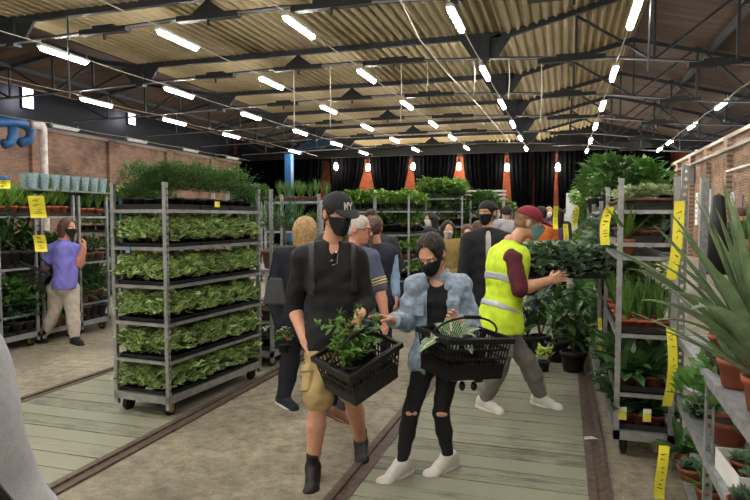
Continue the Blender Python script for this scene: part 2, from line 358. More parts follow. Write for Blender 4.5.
# ---- trusses
def ztie(x):   # the lower chord sags towards the right side of the hall
    return float(np.interp(x, [-17, -11.5, -7, -4.8, -1.4, 1.2, 3.6, 7.5], [5.1, 5.22, 5.34, 5.34, 5.18, 4.98, 4.66, 4.4]))
TY = [6, 10, 14, 18, 22, 26, 30]
truss_words = {6: 'steel roof truss over the front of the hall', 10: 'steel roof truss carrying the first visible row of lit tubes', 14: 'steel roof truss carrying the second visible row of lit tubes',
  18: 'steel roof truss carrying the third visible row of lit tubes', 22: 'steel roof truss carrying the fourth visible row of lit tubes', 26: 'steel roof truss second from the black curtains', 30: 'steel roof truss closest to the black curtains'}
for y in TY:
    r = empty('roof_truss', (0, y, 0), 0, truss_words[y], 'roof truss', 'steel trusses across the hall')
    b = MB(); H = ZC-.1
    b.bar((XL, 0, H), (XN, 0, H), .10, .13); b.bar((XN-.2, 0, H-.1), (XR, 0, ZR-.12), .10, .13)
    b.bar((XR, 0, ZR-.14), (8.4, 0, 4.62), .10, .11); b.bar((XL, 0, H), (-14, 0, 6.25), .09, .11); b.bar((-14, 0, 6.25), (-17, 0, 5.8), .09, .11)
    b.build('top_chord', M_steel, r)
    b = MB(); xs = [-17, -13, -11.5, -7, -4.8, -1.4, 1.2, 3.6, 7.5]
    for a, c in zip(xs[:-1], xs[1:]): b.bar((a, 0, ztie(a)), (c, 0, ztie(c)), .07, .06)
    b.build('tie_bar', M_steel, r)
    for x in (-11.0, -1.75):
        b = MB(); z = ztie(x); b.add([(x-.6, -.03, H-.02), (x+.6, -.03, H-.02), (x+.28, -.03, z), (x-.28, -.03, z), (x-.6, .03, H-.02), (x+.6, .03, H-.02), (x+.28, .03, z), (x-.28, .03, z)],
              [(0, 3, 2, 1), (4, 5, 6, 7), (0, 1, 5, 4), (1, 2, 6, 5), (2, 3, 7, 6), (3, 0, 4, 7)])
        b.bar((x, 0, z-.08), (x, 0, H), .2, .2)
        b.build('gusset', M_steel, r)
    for x0, z0, x1, z1 in [(-12.6, ztie(-12.6), -12.6, 5.95), (-14, ztie(-14), -14, 6.2), (-15.6, ztie(-15.6), -15.6, 6.0), (-11.2, H, -12.6, ztie(-12.6)), (-12.6, 5.95, -14, ztie(-14)), (-15.6, 6.0, -14, ztie(-14)), (-17, 5.8, -15.6, ztie(-15.6)),
        (.2, ztie(.2), .2, 5.95), (XR, ztie(XR), XR, ZR-.1), (3.3, ztie(3.3), 3.3, 6.1), (.2, 5.95, XR, ztie(XR)), (3.3, 6.1, XR, ztie(XR)), (3.3, 6.1, 4.9, ztie(4.9)), (4.9, ztie(4.9), 4.9, 5.6), (6.5, 5.2, 4.9, ztie(4.9)), (6.5, 5.2, 6.5, 4.5)]:
        b = MB(); b.bar((x0, 0, z0), (x1, 0, z1), .055, .055); b.build('web_bar', M_steel, r)
    for x, ln in ((-8.7, 1.1), (-6.35, 1.3), (-3.9, 1.5), (.1, 1.4), (2.9, 1.0)):
        z = ztie(x); b = MB(); b.box((x, 0, z-.02), (ln, .16, .10)).box((x, 0, z+.05), (ln*.45, .12, .08)).box((x, 0, z-.12), (.04, .04, .12))
        if x == -6.35: b.bar((x, 0, z), (x, 0, H), .07, .09); b.add([(x-.35, -.04, z+.05), (x+.35, -.04, z+.05), (x, -.04, z+.3), (x-.35, .04, z+.05), (x+.35, .04, z+.05), (x, .04, z+.3)], [(0, 1, 2), (5, 4, 3), (0, 2, 5, 3), (1, 4, 5, 2)])
        b.build('splice_plate', M_black, r)
    b = MB()
    for a, c in zip(xs[:-1], xs[1:]): b.tube([(a, -.06, ztie(a)-.02), (c, -.06, ztie(c)-.02)], .018, 6)
    b.build('conduit', M_conduit, r)
# purlins of the right slope and left wing
b = MB()
for x, z in ((-12.6, 6.02), (-15.5, 6.03), (3.6, 5.98), (5.4, 5.5), (7.1, 5.06)): b.box((x, 13.5, z), (.12, 40.5, .12))
tag(struct('trim_10', b, M_steel))
# ---- tube lamps
XROW = {'A': 1.0, 'B': -1.8, 'C': -4.7, 'D': -7.3, 'E': -10.1, 'F': -13.4, 'G': -17.9, 'H': 4.3}
words = {'A': 'in the row under the roof ridge', 'B': 'in the row above the capped worker', 'C': 'in the row above the black-capped man', 'D': 'in the row above the loaded trolley', 'E': 'in the row ending at the boarded slope', 'F': 'under the boarded left slope', 'G': 'beside the left brick wall', 'H': 'along the right brick wall'}
ordn = ['first', 'second', 'third', 'fourth', 'fifth', 'sixth', 'seventh', 'eighth', 'ninth']
def make_lamp(lit):
    r = empty('tube_lamp'); L = .62
    b = MB(); b.box((0, 0, .045), (.12, 1.3, .05)); b.build('housing', M_fix, r)
    b = MB(); b.tube([(0, -L, 0), (0, -L+.04, 0), (0, L-.04, 0), (0, L, 0)], [.03, .052, .052, .03], 10)
    b.build('tube', M_tube if lit else M_fix, r, True)
    [MB().tube([(0, s_*L, .07), (0, s_*L, .18)], .01, 6).build('hanger', M_conduit, r) for s_ in (-1, 1)]
    return r
lampL = make_lamp(True); lampD = make_lamp(False); usedL = usedD = False
for k, X in XROW.items():
    ys = [-6, -2, 2, 6] + TY[1:] if k in 'ABCDE' else TY[1:]
    if k == 'H': ys = [6, 10.4, 15.6, 19.4, 23.6, 28.4, 31.3]
    if k == 'F': ys = [14.6, 18.4, 22.3, 28.6]
    cnt = 0
    for y in ys:
        yc = y+.42; z = ztie(min(max(X, -17), 3.6))-.24
        if k == 'G': z = 4.95
        if k == 'H': z = 4.85
        if k == 'F': z = 5.05
        vis = yc > 9; cnt += vis
        src = lampD if k == 'G' else lampL
        lab = ('unlit' if k == 'G' else 'lit')+' tube lamp '+words[k]+(', %s from the front' % ordn[cnt-1] if vis else ', %s one outside the view' % ordn[ys.index(y)])
        used = usedD if k == 'G' else usedL
        if used: o = dup(src, (X, yc, z), 0, lab, 'ceiling tube lamps')
        else:
            o = src; o.location = (X, yc, z); tag(o, lab, 'lamp', 'ceiling tube lamps')
            if k == 'G': usedD = True
            else: usedL = True
# support cables along the rows
for k, X in XROW.items():
    z = ztie(min(max(X, -17), 3.6))-.13 if k not in 'GHF' else {'G': 5.06, 'H': 4.95, 'F': 5.15}[k]
    b = MB(); P = []
    for y in range(-6, 33): P.append((X, y, z-.05*sin(pi*((y-2) % 4)/4)))
    b.tube(P, .011 if k != 'H' else .016, 5); tag(b.build('lamp_cable', M_cable), 'thin pale cable carrying the tube lamps '+words[k], 'cable', 'lamp cables')
b = MB(); P = [AtY(396, -8, 9.2), AtY(405, 10, 9.8), AtY(420, 40, 11.2), AtY(448, 74, 14), AtY(480, 107, 19), AtY(510, 142, 27)]
b.tube(P, .014, 5); tag(b.build('hanging_rope', M_cable), 'pale slack rope running from the nearest truss to the back of the hall', 'rope')
for i, (u, v0, v1, y) in enumerate([(292, 76, 130, 13.9), (330, 72, 127, 14), (402, 68, 123, 14.1), (427, 70, 92, 14), (474, 65, 95, 14), (541, 75, 122, 14), (509, 65, 100, 14.05), (649, 12, 72, 10), (72, 46, 98, 10.1)]):
    a = AtY(u, v0, y); c = AtY(u, v1, y); a = np.array([a[0], 14. if 13 < y < 15 else 10., (ztie(a[0]) if u not in (649, 72) else (5.72 if u == 72 else 6.3))]); c[1] = a[1]; b = MB(); b.tube([a, (a+c)/2+[.02, 0, 0], [a[0], a[1], c[2]]], .012 if u not in (649, 72) else .018, 5)
    o = b.build('pull_string' if u not in (649, 72) else 'drop_rod', M_cable if u not in (649, 72) else M_steel)
    tag(o, ['white cord hanging under the second truss, leftmost of the cords', 'long white cord hanging beside the lamp left of the black cap', 'thin cord hanging under the truss left of the slack rope', 'short cord hanging under the truss near the slack rope', 'looped cord hanging just left of the second aisle lamp', 'long thin cord hanging above the maroon cap', 'short cord hanging right of the second aisle lamp', 'dark steel drop rod hanging by the large lamp at the upper right', 'dark steel drop rod hanging by the large lamp at the upper left'][i], 'cord', 'cords hanging from the trusses')
b = MB(); b.box((-6, 32.6, 5.22), (26.5, .16, .36)); struct('trim_11', b, M_black)
# small pendant lamps over the orange gaps
pend = None
for i, (u, v) in enumerate([(336, 166), (368, 167), (413, 166), (459, 166), (507, 167), (558, 167), (607, 165)]):
    p = AtY(u, v, 32.6)
    lab = 'small glowing pendant lamp over the '+['first', 'second', 'third', 'fourth', 'fifth', 'sixth', 'last'][i]+' gap of the black curtains, counting from the left'
    if pend is None:
        pend = empty('pendant_lamp', p, 0, lab, 'lamp', 'pendant lamps before the curtains')
        b = MB(); b.lathe([(.02, -.22), (.10, -.17), (.12, -.05), (.09, .1), (.04, .18)], n=10); b.build('bulb', emit('pendant_glow', (1, .88, .66), 90), pend, True)
        b = MB(); b.lathe([(.05, .17), (.07, .22), (.05, .4), (.02, .45)], n=8); b.tube([(0, 0, .4), (0, 0, .80)], .012, 5); b.build('cord', M_black, pend)
    else: dup(pend, p, 0, lab)
# emergency / daylight slits high on the left, bright opening at the far left
M_day = emit('daylight', (.82, .8, 1.0), 5)
for i, (p, wd, h) in enumerate([(AtX(27, 98, -19.5), .5, .75), (AtX(131, 118, -19.5), .5, .6)]):
    b = MB(); b.box(p, (.05, wd, h)); o = tag(b.build('window_%d' % (i+1), M_day), kind='structure')
    b = MB(); 
    for s in (-1, 1): b.box(p+np.array([.03, s*(wd/2+.04), 0]), (.08, .08, h+.1)); b.box(p+np.array([.03, 0, s*(h/2+.04)]), (.08, wd+.1, .08))
    b.build('window_frame', M_black, o)
p = AtX(268, 147, -19.5); b = MB(); b.box(p, (.05, 2.6, 1.1)); o = tag(b.build('window_3', emit('daylight_strong', (.95, .97, 1.0), 9)), kind='structure')
b = MB()
for k in (-1.3, -.4, .5, 1.3): b.box(p+np.array([.05, k, 0]), (.08, .1, 1.2))
b.box(p+np.array([.05, 0, .15]), (.08, 2.7, .1)); b.build('window_frame', M_black, o)
# blue duct, white pipe, blue column
def P3(u, v, x): return AtX(u, v, x)
b = MB(); P = [P3(-25, 121, -14), P3(8, 122, -14), P3(24, 124, -14), P3(31, 131, -14), P3(29, 140, -14), P3(20, 143, -14)]
b.tube(P, .13, 12); P = [P3(4, 144, -14), P3(10, 143, -14), P3(13, 136, -14), P3(13, 127, -14)]; b.tube(P, .13, 12)
tag(b.build('air_duct', M_blue, None, True), 'blue curved air duct high before the left brick wall', 'duct')
b = MB(); q = P3(43, 126, -13.5); b.tube([(q[0], q[1], 0), q+[0, 0, -.05], q, P3(32, 125, -13.5)], .10, 10)
tag(b.build('drain_pipe', mat('pale_pipe', (188, 178, 172), .6, 0, .3, 6), None, True), 'pale vertical pipe standing before the left brick wall', 'pipe')
b = MB(); q = P3(289, 150, -14.0); b.box((q[0], q[1], 2.5), (.35, .35, 5.0)); tag(b.build('blue_column', M_blue), 'blue painted steel column at the far left of the hall', 'column')
b = MB(); q = AtY(300, 147, 32); q2 = AtY(338, 141, 32); b.bar(q, q2, .15, .35); b.box(q+[0, 0, -.2], (.2, .2, .5)); tag(b.build('blue_beam', mat('dull_blue', (40, 72, 108), .6)), 'dull blue steel beam above the curtains at the far left', 'beam')
# right wall fittings
q = AtX(690, 175, XW-.15); b = MB(); b.box(q, (.25, .55, .7)); o = b.build('switch_box', mat('grey_box', (138, 140, 142), .5), None, False, None, .02); tag(o, 'grey electrical box mounted on the right brick wall', 'electrical box')
b = MB(); b.box(q+[-.14, 0, 0], (.01, .45, .6)); b.build('door', mat('grey_door', (150, 152, 154), .5), o)
for i, (u, v, wd, h, c, lab) in enumerate([(697, 209, .45, 1.3, (222, 222, 218), 'tall white paper notice on the right wall, leftmost notice'), (709, 206, .4, 1.25, (190, 205, 214), 'pale blue paper notice on the right wall beside the grey post'), (732, 203, .5, .7, (205, 205, 210), 'small pale paper notice on the right wall, rightmost notice'), (741, 205, .4, .6, (120, 90, 100), 'dull purple notice on the right wall')]):
    q = AtX(u, v, XW-.02); b = MB(); b.box(q, (.05, wd, h)); o = tag(b.build('paper_notice', mat('paper_%d' % i, c, .8)), lab, 'notice')
    b = MB(); 
    for k in range(5): b.box(q+[-.027, 0, h*.35-k*h*.16], (.004, wd*.7, h*.04))
    b.build('print_lines', mat('print_grey', (110, 110, 115), .8), o)
q = Gz(706, 262, 0); q = AtX(704, 200, 3.0)
b = MB(); b.box((q[0], q[1], 1.25), (.16, .16, 2.5)); o = tag(b.build('steel_post', M_galv2), 'grey steel post standing before the right brick wall', 'post')
q = AtX(700, 170, 5.0)
b = MB(); q = AtX(718, 218, 4.2); b.lathe([(.02, 2.3), (.16, 2.2), (.26, 1.2), (.3, .0), (0, .0)], (q[0], q[1], 0), 10); tag(b.build('covered_stand', M_black, None, True), 'dark closed parasol standing by the right wall', 'parasol')
# ------------------------------------------------------------ plants
L_light = leafmat('leaf_variegated', (118, 152, 74), (160, 188, 112), edge=(222, 226, 184), var=.2)
L_mid = leafmat('leaf_mid', (66, 108, 50), (108, 150, 74))
L_dark = leafmat('leaf_dark', (46, 80, 44), (78, 116, 64), rough=.35)
L_fern = leafmat('leaf_feathery', (52, 92, 42), (92, 134, 66), rough=.6)
L_bright = leafmat('leaf_bright', (92, 140, 48), (142, 182, 74))
L_grass = leafmat('leaf_grass', (60, 104, 44), (112, 150, 72))
L_blue = leafmat('leaf_grey_green', (92, 124, 96), (142, 166, 138), rough=.5)
L_pale = leafmat('leaf_pale', (140, 160, 112), (176, 188, 146), rough=.6)
L_zebra = leafmat('leaf_zebra', (38, 92, 44), (52, 112, 56), vein=(222, 232, 204), rough=.35, var=.1)
L_yel = leafmat('leaf_yellowish', (160, 184, 84), (196, 212, 120))
L_crown = leafmat('leaf_yellow_green', (122, 150, 48), (160, 180, 78))
M_terra = mat('terracotta', (160, 86, 58), .75, 0, .15, 10)
M_terra2 = mat('brown_pot', (120, 84, 68), .75, 0, .15, 10)
M_pot = mat('black_pot', (26, 26, 28), .55)
M_soil = mat('soil', (62, 46, 36), .95, 0, .3, 60)
M_stem = mat('stem', (96, 84, 56), .8)
M_gstem = mat('green_stem', (84, 116, 56), .7)
def rdir(el0, el1, az=None):
    a = random.uniform(0, 2*pi) if az is None else az; e = random.uniform(el0, el1)
    return np.array([cos(a)*cos(e), sin(a)*cos(e), sin(e)])
def f_bush(b, r, h, n, L, wd, z0=0., seg=2, droop=.5, el=(.1, 1.2), jit=.9, shape='ov'):
    """rounded leafy mass of separate leaves"""
    for _ in range(n):
        d = rdir(-.15, 1.5); q = random.uniform(.35, 1)**.6
        p = np.array([d[0]*r*q, d[1]*r*q, z0+max(.02, (d[2]*.5+.5)*h*(.55+.45*q))])
        dd = rdir(*el, az=atan2(d[1], d[0])+random.uniform(-jit, jit))
        s = random.uniform(.75, 1.2); b.leaf(p-dd*L*.3, dd, L*s, wd*s, droop, seg, .2, random.uniform(-.5, .5), shape)
def f_blades(b, n, L, wd, z0=0., el=(.7, 1.45), droop=.9, seg=4, r=.02, shape='bl', lv=.3):
    for _ in range(n):
        d = rdir(*el); b.leaf((d[0]*r, d[1]*r, z0), d, L*random.uniform(1-lv, 1), wd, droop*random.uniform(.5, 1.2), seg, .35, 0, shape)
def f_fern(b, n, L, z0=0., lw=.018, ll=.03, el=(.8, 1.45), r=.03, per=10):
    for _ in range(n):
        d = rdir(*el); p = np.array([d[0]*r, d[1]*r, z0]); LL = L*random.uniform(.6, 1); st = LL/per
        for k in range(per):
            d = d+np.array([d[0]*.04, d[1]*.04, -.03]); d /= np.linalg.norm(d); q = p+d*st
            s = np.cross(d, (0, 0, 1)); s /= np.linalg.norm(s)+1e-9
            for sg in (-1, 1):
                if k > 1: b.leaf(q, s*sg+d*.5+np.array([0, 0, random.uniform(-.3, .5)]), ll*(1.2-.6*k/per), lw, .3, 1, .1)
            p = q
def pot_mb(r, h, t=.006):
    b = MB(); b.lathe([(r*.72, 0), (r*.95, h*.8), (r*1.03, h*.8), (r*1.05, h), (r*.93, h), (r*.9, h*.86), (0, h*.86)], n=14); return b
PROTO = {}
def proto(kind):
    """one plant of a kind in its pot; later ones are copies"""
    pr, ph, pm = .055, .09, M_pot; fol = L_mid; b = MB(); extra = None; sm = None
    if kind.startswith('variegated'): pr, ph = .06, .075; fol = L_light; f_bush(b, .125, .25, 170, .060, .056, -.045, 2, droop=.3)
    elif kind.startswith('feathery'): pr, ph = .062, .085; fol = L_fern; f_fern(b, 26, .36, ph, .018, .04, (.8, 1.5), .04, 9); f_bush(b, .12, .34, 300, .042, .02, .03, 1, .2)
    elif kind.startswith('bushy'): pr, ph = .075, .11; fol = L_dark; f_bush(b, .15, .34, 140, .072, .038, .02)
    elif kind.startswith('green'): pr, ph = .075, .11; fol = L_mid; f_bush(b, .15, .32, 130, .08, .040, .02)
    elif kind.startswith('bright'): pr, ph = .075, .1; fol = L_bright; f_bush(b, .16, .28, 140, .085, .034, .02, droop=.9)
    elif kind.startswith('greygreen'): pr, ph = .07, .08; fol = L_blue; f_bush(b, .125, .27, 190, .055, .034, -.085)
    elif kind.startswith('pale'): pr, ph, pm = .068, .085, M_terra2; fol = L_pale; f_bush(b, .085, .1, 70, .05, .026, ph)
    elif kind.startswith('low'): pr, ph, pm = .068, .085, M_terra2; fol = L_dark; f_bush(b, .09, .1, 60, .055, .03, ph)
    elif kind.startswith('sprout'): pr, ph, pm = .055, .07, M_terra; fol = L_grass; f_blades(b, 34, .28, .013, ph, (1.15, 1.5), .25, 3, .035)
    elif kind.startswith('broad'): pr, ph, pm = .062, .085, M_terra; fol = L_dark; f_blades(b, 11, .30, .085, ph, (.35, 1.3), .9, 4, .01, 'ob')
    elif kind.startswith('palm'):
        pr, ph, pm = .105, .19, M_terra2; fol = L_dark; sm = MB(); sm.tube([(0, 0, ph*.9), (0, 0, ph+.24)], [.022, .018], 8)
        f_blades(b, 60, .44, .016, ph+.24, (.1, 1.5), .55, 4, .015)
    elif kind.startswith('dracaena'): pr, ph, pm = .075, .12, M_terra; fol = L_bright; f_blades(b, 20, .36, .036, ph, (.85, 1.5), .5, 4, .02)
    elif kind.startswith('shrub'):
        pr, ph = .12, .21; fol = L_dark; sm = MB()
        for k in range(3): d = rdir(1.2, 1.5); sm.tube([(0, 0, ph*.9), d*.25+[0, 0, ph]], [.01, .007], 6)
        for k in range(3):
            for j in range(16): d = rdir(.0, 1.3); p = np.array([random.uniform(-.05, .05), random.uniform(-.05, .05), ph+.12+.14*k]); b.leaf(p, d, .24, .06, .8, 3, .2)
    elif kind.startswith('succulent'):
        pr, ph, pm = .075, .085, M_terra; fol = L_blue
        for k in range(4):
            cx, cy = random.uniform(-.04, .04), random.uniform(-.04, .04)
            for j in range(14): d = rdir(.1, 1.4); b.leaf((cx, cy, ph), d, .075, .03, -.2, 2, .5)
    elif kind.startswith('spiky'): pr, ph, pm = .065, .085, M_terra; fol = L_mid; f_blades(b, 60, .17, .014, ph, (.2, 1.5), .1, 3, .02)
    elif kind.startswith('jade'): pr, ph, pm = .078, .085, M_terra; fol = L_mid; f_bush(b, .19, .27, 280, .075, .045, .05, 2, .2)
    elif kind.startswith('flower'): pr, ph = .06, .08; fol = L_mid; f_bush(b, .09, .12, 60, .05, .03, ph)
    r = empty('potted_plant'); pb = pot_mb(pr, ph); pb.build('pot', pm, r, True)
    s = MB(); s.lathe([(pr*.9, ph*.8), (pr*.88, ph*.88), (0, ph*.9)], n=12); s.build('soil', M_soil, r)
    if sm: sm.build('stem', M_stem, r, True)
    b.build('foliage', fol, r, False)
    if kind.startswith('flower'):
        q = MB()
        for k in range(9):
            c = np.array([random.uniform(-.07, .07), random.uniform(-.07, .07), ph+random.uniform(.1, .15)])
            for j in range(5): q.leaf(c, rdir(.1, .6, j*1.257), .022, .016, .2, 1, .1)
        q.build('blossom', mat('blossom_'+kind.rstrip('0123456789')[-1], {'r': (190, 40, 50), 'w': (235, 228, 220), 'p': (200, 90, 140)}[kind.rstrip('0123456789')[-1]], .7), r)
    PROTO[kind] = [r, False]; return r
def plant(kind, p, label, cat='potted plant', group=None, s=1., rz=None):
    NEARN[0] += 1
    vs = [k for k in PROTO if k.rstrip('0123456789') == kind]
    if len(vs) < 3 and random.random() < .6 or not vs:
        k = kind+str(len(vs)); r = proto(k)
        if kind[-1] in 'rwp' and kind.startswith('flower'): pass
        o = r
    else: o = dup(PROTO[random.choice(vs)][0])
    o.location = tuple(map(float, p)); o.rotation_euler = (0, 0, random.uniform(0, 6.28) if rz is None else rz)
    s *= random.uniform(.93, 1.07); o.scale = (s, s, s*random.uniform(.94, 1.06)); tag(o, label, cat, group)
    if 'group' in o and not group: del o['group']
    return o
def fproto(kind):
    return proto(kind)
SIMPLE = {}
def simple(kind, p, label, group, s=1.):
    """far plants, too small to show parts: pot and foliage in one mesh"""
    vs = [k for k in SIMPLE if k.rstrip('0123456789') == kind]
    if len(vs) < 3 and (random.random() < .5 or not vs):
        k = kind+str(len(vs)); st = random.getstate()
        r = proto('~'+kind if 0 else kind+'9%d' % len(vs)); del PROTO[kind+'9%d' % len(vs)]
        V = []; F = []; UV = []; MI = []; mats = []; n = 0
        for ch in r.children:
            me = ch.data; mats.append(me.materials[0]); V += [tuple(v.co) for v in me.vertices]
            for po in me.polygons: F.append(tuple(i+n for i in po.vertices)); MI.append(len(mats)-1)
            UV += [tuple(d.uv) for d in me.uv_layers[0].data]; n += len(me.vertices)
        me = bpy.data.meshes.new('potted_plant'); me.from_pydata(V, [], F)
        for m_ in mats: me.materials.append(m_)
        me.polygons.foreach_set('material_index', MI); ul = me.uv_layers.new(name='UVMap'); ul.data.foreach_set('uv', np.array(UV, dtype=np.float32).ravel()); me.update()
        for ch in list(r.children): bpy.data.objects.remove(ch)
        bpy.data.objects.remove(r); SIMPLE[k] = me; vs = [k]
    me = SIMPLE[random.choice(vs)]; s *= random.uniform(.9, 1.1)
    FARP.append((me, np.array([float(c) for c in p]), s, random.uniform(0, 6.28), label, group, kind))
FARP = []; NEARN = [0]
def finish_far(total):
    """the nearest far plants stay individuals, the rest become one mass"""
    FARP.sort(key=lambda q: q[1] @ _F); k = max(0, total-NEARN[0])
    for me, p, s, a, lab, g, kd in FARP[:k]: plant(kd, p, lab, 'potted plant', g, s, a)
    V = []; LV = []; LS = []; MI = []; UV = []; mats = []; n = 0; cache = {}
    for me, p, s, a, lab, g, kd in FARP[k:]:
        if me.name not in cache:
            v = np.empty(len(me.vertices)*3); me.vertices.foreach_get('co', v); lv = np.empty(len(me.loops), int); me.loops.foreach_get('vertex_index', lv)
            ls = np.empty(len(me.polygons), int); me.polygons.foreach_get('loop_total', ls); mi = np.empty(len(me.polygons), int); me.polygons.foreach_get('material_index', mi)
            uv = np.empty(len(me.loops)*2); me.uv_layers[0].data.foreach_get('uv', uv); mm = []
            for m_ in me.materials:
                if m_ not in mats: mats.append(m_)
                mm.append(mats.index(m_))
            cache[me.name] = (v.reshape(-1, 3), lv, ls, np.array(mm)[mi], uv)
        v, lv, ls, mi, uv = cache[me.name]
        V.append(v*s @ Rz(a).T+p); LV.append(lv+n); LS.append(ls); MI.append(mi); UV.append(uv); n += len(v)
    V = np.concatenate(V); LV = np.concatenate(LV); LS = np.concatenate(LS); me = bpy.data.meshes.new('far_potted_plants')
    me.vertices.add(len(V)); me.vertices.foreach_set('co', V.ravel()); me.loops.add(len(LV)); me.loops.foreach_set('vertex_index', LV.astype(np.int32))
    me.polygons.add(len(LS)); me.polygons.foreach_set('loop_start', (np.cumsum(LS)-LS).astype(np.int32))
    for m_ in mats: me.materials.append(m_)
    me.polygons.foreach_set('material_index', np.concatenate(MI).astype(np.int32))
    ul = me.uv_layers.new(name='UVMap'); ul.data.foreach_set('uv', np.concatenate(UV).astype(np.float32)); me.update(calc_edges=True); me.validate()
    o = bpy.data.objects.new('potted_plants', me); COL.objects.link(o); tag(o, 'countless potted plants filling the more distant trolleys of the hall', 'plants', None, 'stuff')
# ------------------------------------------------------------ trolleys
def trolley(loc, rz, W, Ln, H, shelves, label, group=None, ladder=True, m=None, posts='abcd', base=.15, name='plant_trolley', wheels=True):
    """galvanised plant trolley; local x = short side W, y = long side Ln, origin in the middle of the base"""
    m = m or M_galv; r = empty(name, loc, rz, label, 'trolley', group)
    for k, (sx, sy) in zip('abcd', ((-1, -1), (1, -1), (-1, 1), (1, 1))):
        if k not in posts: continue
        x, y = sx*(W/2-.018), sy*(Ln/2-.018); b = MB(); z0 = base-.08
        if ladder:
            for s in (-1, 1): b.box((x, y+s*.012, (z0+H)/2), (.028, .007, H-z0)); b.box((x+s*.014, y, (z0+H)/2), (.007, .028, H-z0)) if s == -sx else None
            z = z0+.03
            while z < H: b.box((x+sx*.013, y, z), (.008, .03, .028)); z += .05
            b.box((x, y, H-.01), (.036, .036, .02))
        else: b.box((x, y, (z0+H)/2), (.034, .034, H-z0))
        b.build('post', m, r)
    b = MB(); z = base
    for s in (-1, 1): b.box((s*(W/2-.02), 0, z), (.04, Ln, .06)); b.box((0, s*(Ln/2-.02), z), (W, .04, .06))
    b.box((0, 0, z+.02), (W-.04, Ln-.04, .012)); b.build('base_frame', m, r)
    if wheels:
        for sx, sy in ((-1, -1), (1, -1), (-1, 1), (1, 1)):
            x, y = sx*(W/2-.07), sy*(Ln/2-.09); b = MB(); b.box((x, y, base-.045), (.06, .07, .035)); b.box((x-.022, y, base-.08), (.006, .05, .07)); b.box((x+.022, y, base-.08), (.006, .05, .07))
            c = b.build('caster', M_yel if (sx > 0 and sy < 0) else M_black, r)
            b = MB(); b.lathe([(.012, -.018), (.055, -.018), (.058, -.008), (.058, .008), (.055, .018), (.012, .018)], (x, y, .058), 16, [[0, 0, 1], [0, 1, 0], [-1, 0, 0]]); b.build('wheel', M_black, c, True)
    for z in shelves:
        b = MB()
        for s in (-1, 1): b.box((s*(W/2-.012), 0, z-.010), (.016, Ln-.05, .026)); b.box((0, s*(Ln/2-.012), z-.010), (W-.05, .016, .026))
        b.box((0, 0, z-.006), (W-.03, Ln-.03, .008)); b.build('shelf', m, r)
    return r
M_yel = mat('rusty_yellow', (170, 138, 60), .6)
def tray(loc, rz, w, l, h, label, group, m=None):
    r = empty('plant_tray', loc, rz, label, 'tray', group); b = MB(); b.box((0, 0, .004), (w, l, .008))
    for s in (-1, 1): b.box((s*(w/2-.004), 0, h/2), (.008, l, h)); b.box((0, s*(l/2-.004), h/2), (w, .008, h)); b.box((s*(w/2), 0, h-.004), (.014, l+.01, .008)); b.box((0, s*(l/2), h-.004), (w+.01, .014, .008))
    b.build('tray_shell', m or M_pot, r); return r
trayP = {}
ORD = ['first', 'second', 'third', 'fourth', 'fifth', 'sixth', 'seventh', 'eighth', 'ninth']
def fill(tr, W, Ln, z, kind, nx, ny, label, group, s=1., trays=2, th=.045, rows=None, jit=.01, far=False, vis=False, off=None, tl=None):
    """trays of plants on one shelf of a trolley"""
    Mx = Matrix.Translation(tr.location) @ Matrix.Rotation(tr.rotation_euler[2], 4, 'Z')
    w, l = W-.06, (Ln-.07)/trays; nw = {1: ['wide'], 2: ['near', 'far'], 3: ['near', 'middle', 'far']}[trays]
    for t in range(trays):
        key = (round(w, 3), round(l-.012, 3), th)
        c = Mx @ Vector((0, -Ln/2+.035+l*(t+.5), z)); lab = nw[t]+' black tray under the '+(tl or group)+(' on the right trolley' if 'trolley' not in (tl or group) else ''); lab = ' '.join(lab.split()[:16]); g_ = group
        if key not in trayP: trayP[key] = tray(c, tr.rotation_euler[2], w, l-.012, th, lab, group+' trays')
        else: dup(trayP[key], c, tr.rotation_euler[2], lab, group+' trays')
    for i in range(nx):
        for j in range(ny):
            if rows and not rows(i, j): continue
            x = (i+.5)/nx*(W-.09)-(W-.09)/2; y = (j+.5)/ny*(Ln-.09)-(Ln-.09)/2
            c = Mx @ Vector((x+random.uniform(-jit, jit), y+random.uniform(-jit, jit), z+.009))
            if vis:
                nn = []   # faces of the trolley turned towards the camera
                if i == 0: nn.append((-1, 0, 0))
                if i == nx-1: nn.append((1, 0, 0))
                if j == 0: nn.append((0, -1, 0))
                if j == ny-1: nn.append((0, 1, 0))
                R3 = Mx.to_3x3(); vd = Vector((0, 0, CAMH))-Mx.translation
                if not any((R3 @ Vector(q)).dot(vd) > .3 for q in nn): continue
            if off: c = c+Vector(off)
            kk = random.choice(kind) if isinstance(kind, (list, tuple)) else kind
            lb = label+(', %s along its long side' % ORD[j] if (i == (nx-1 if tr.location[0] < 0 else 0)) else ', %s across the near end' % ORD[i] if j == 0 else ', inner row')
            if len(lb.split()) > 16: lb = lb.replace(' potted', '').replace(' its', ''); lb = lb if len(lb.split()) <= 16 else label
            if far: simple(kk, c, lb, group, s)
            else: plant(kk, c, lb, 'potted plant', group, s)
def deco(tr, p, z=0): return (Matrix.Translation(tr.location) @ Matrix.Rotation(tr.rotation_euler[2], 4, 'Z')) @ Vector(p)
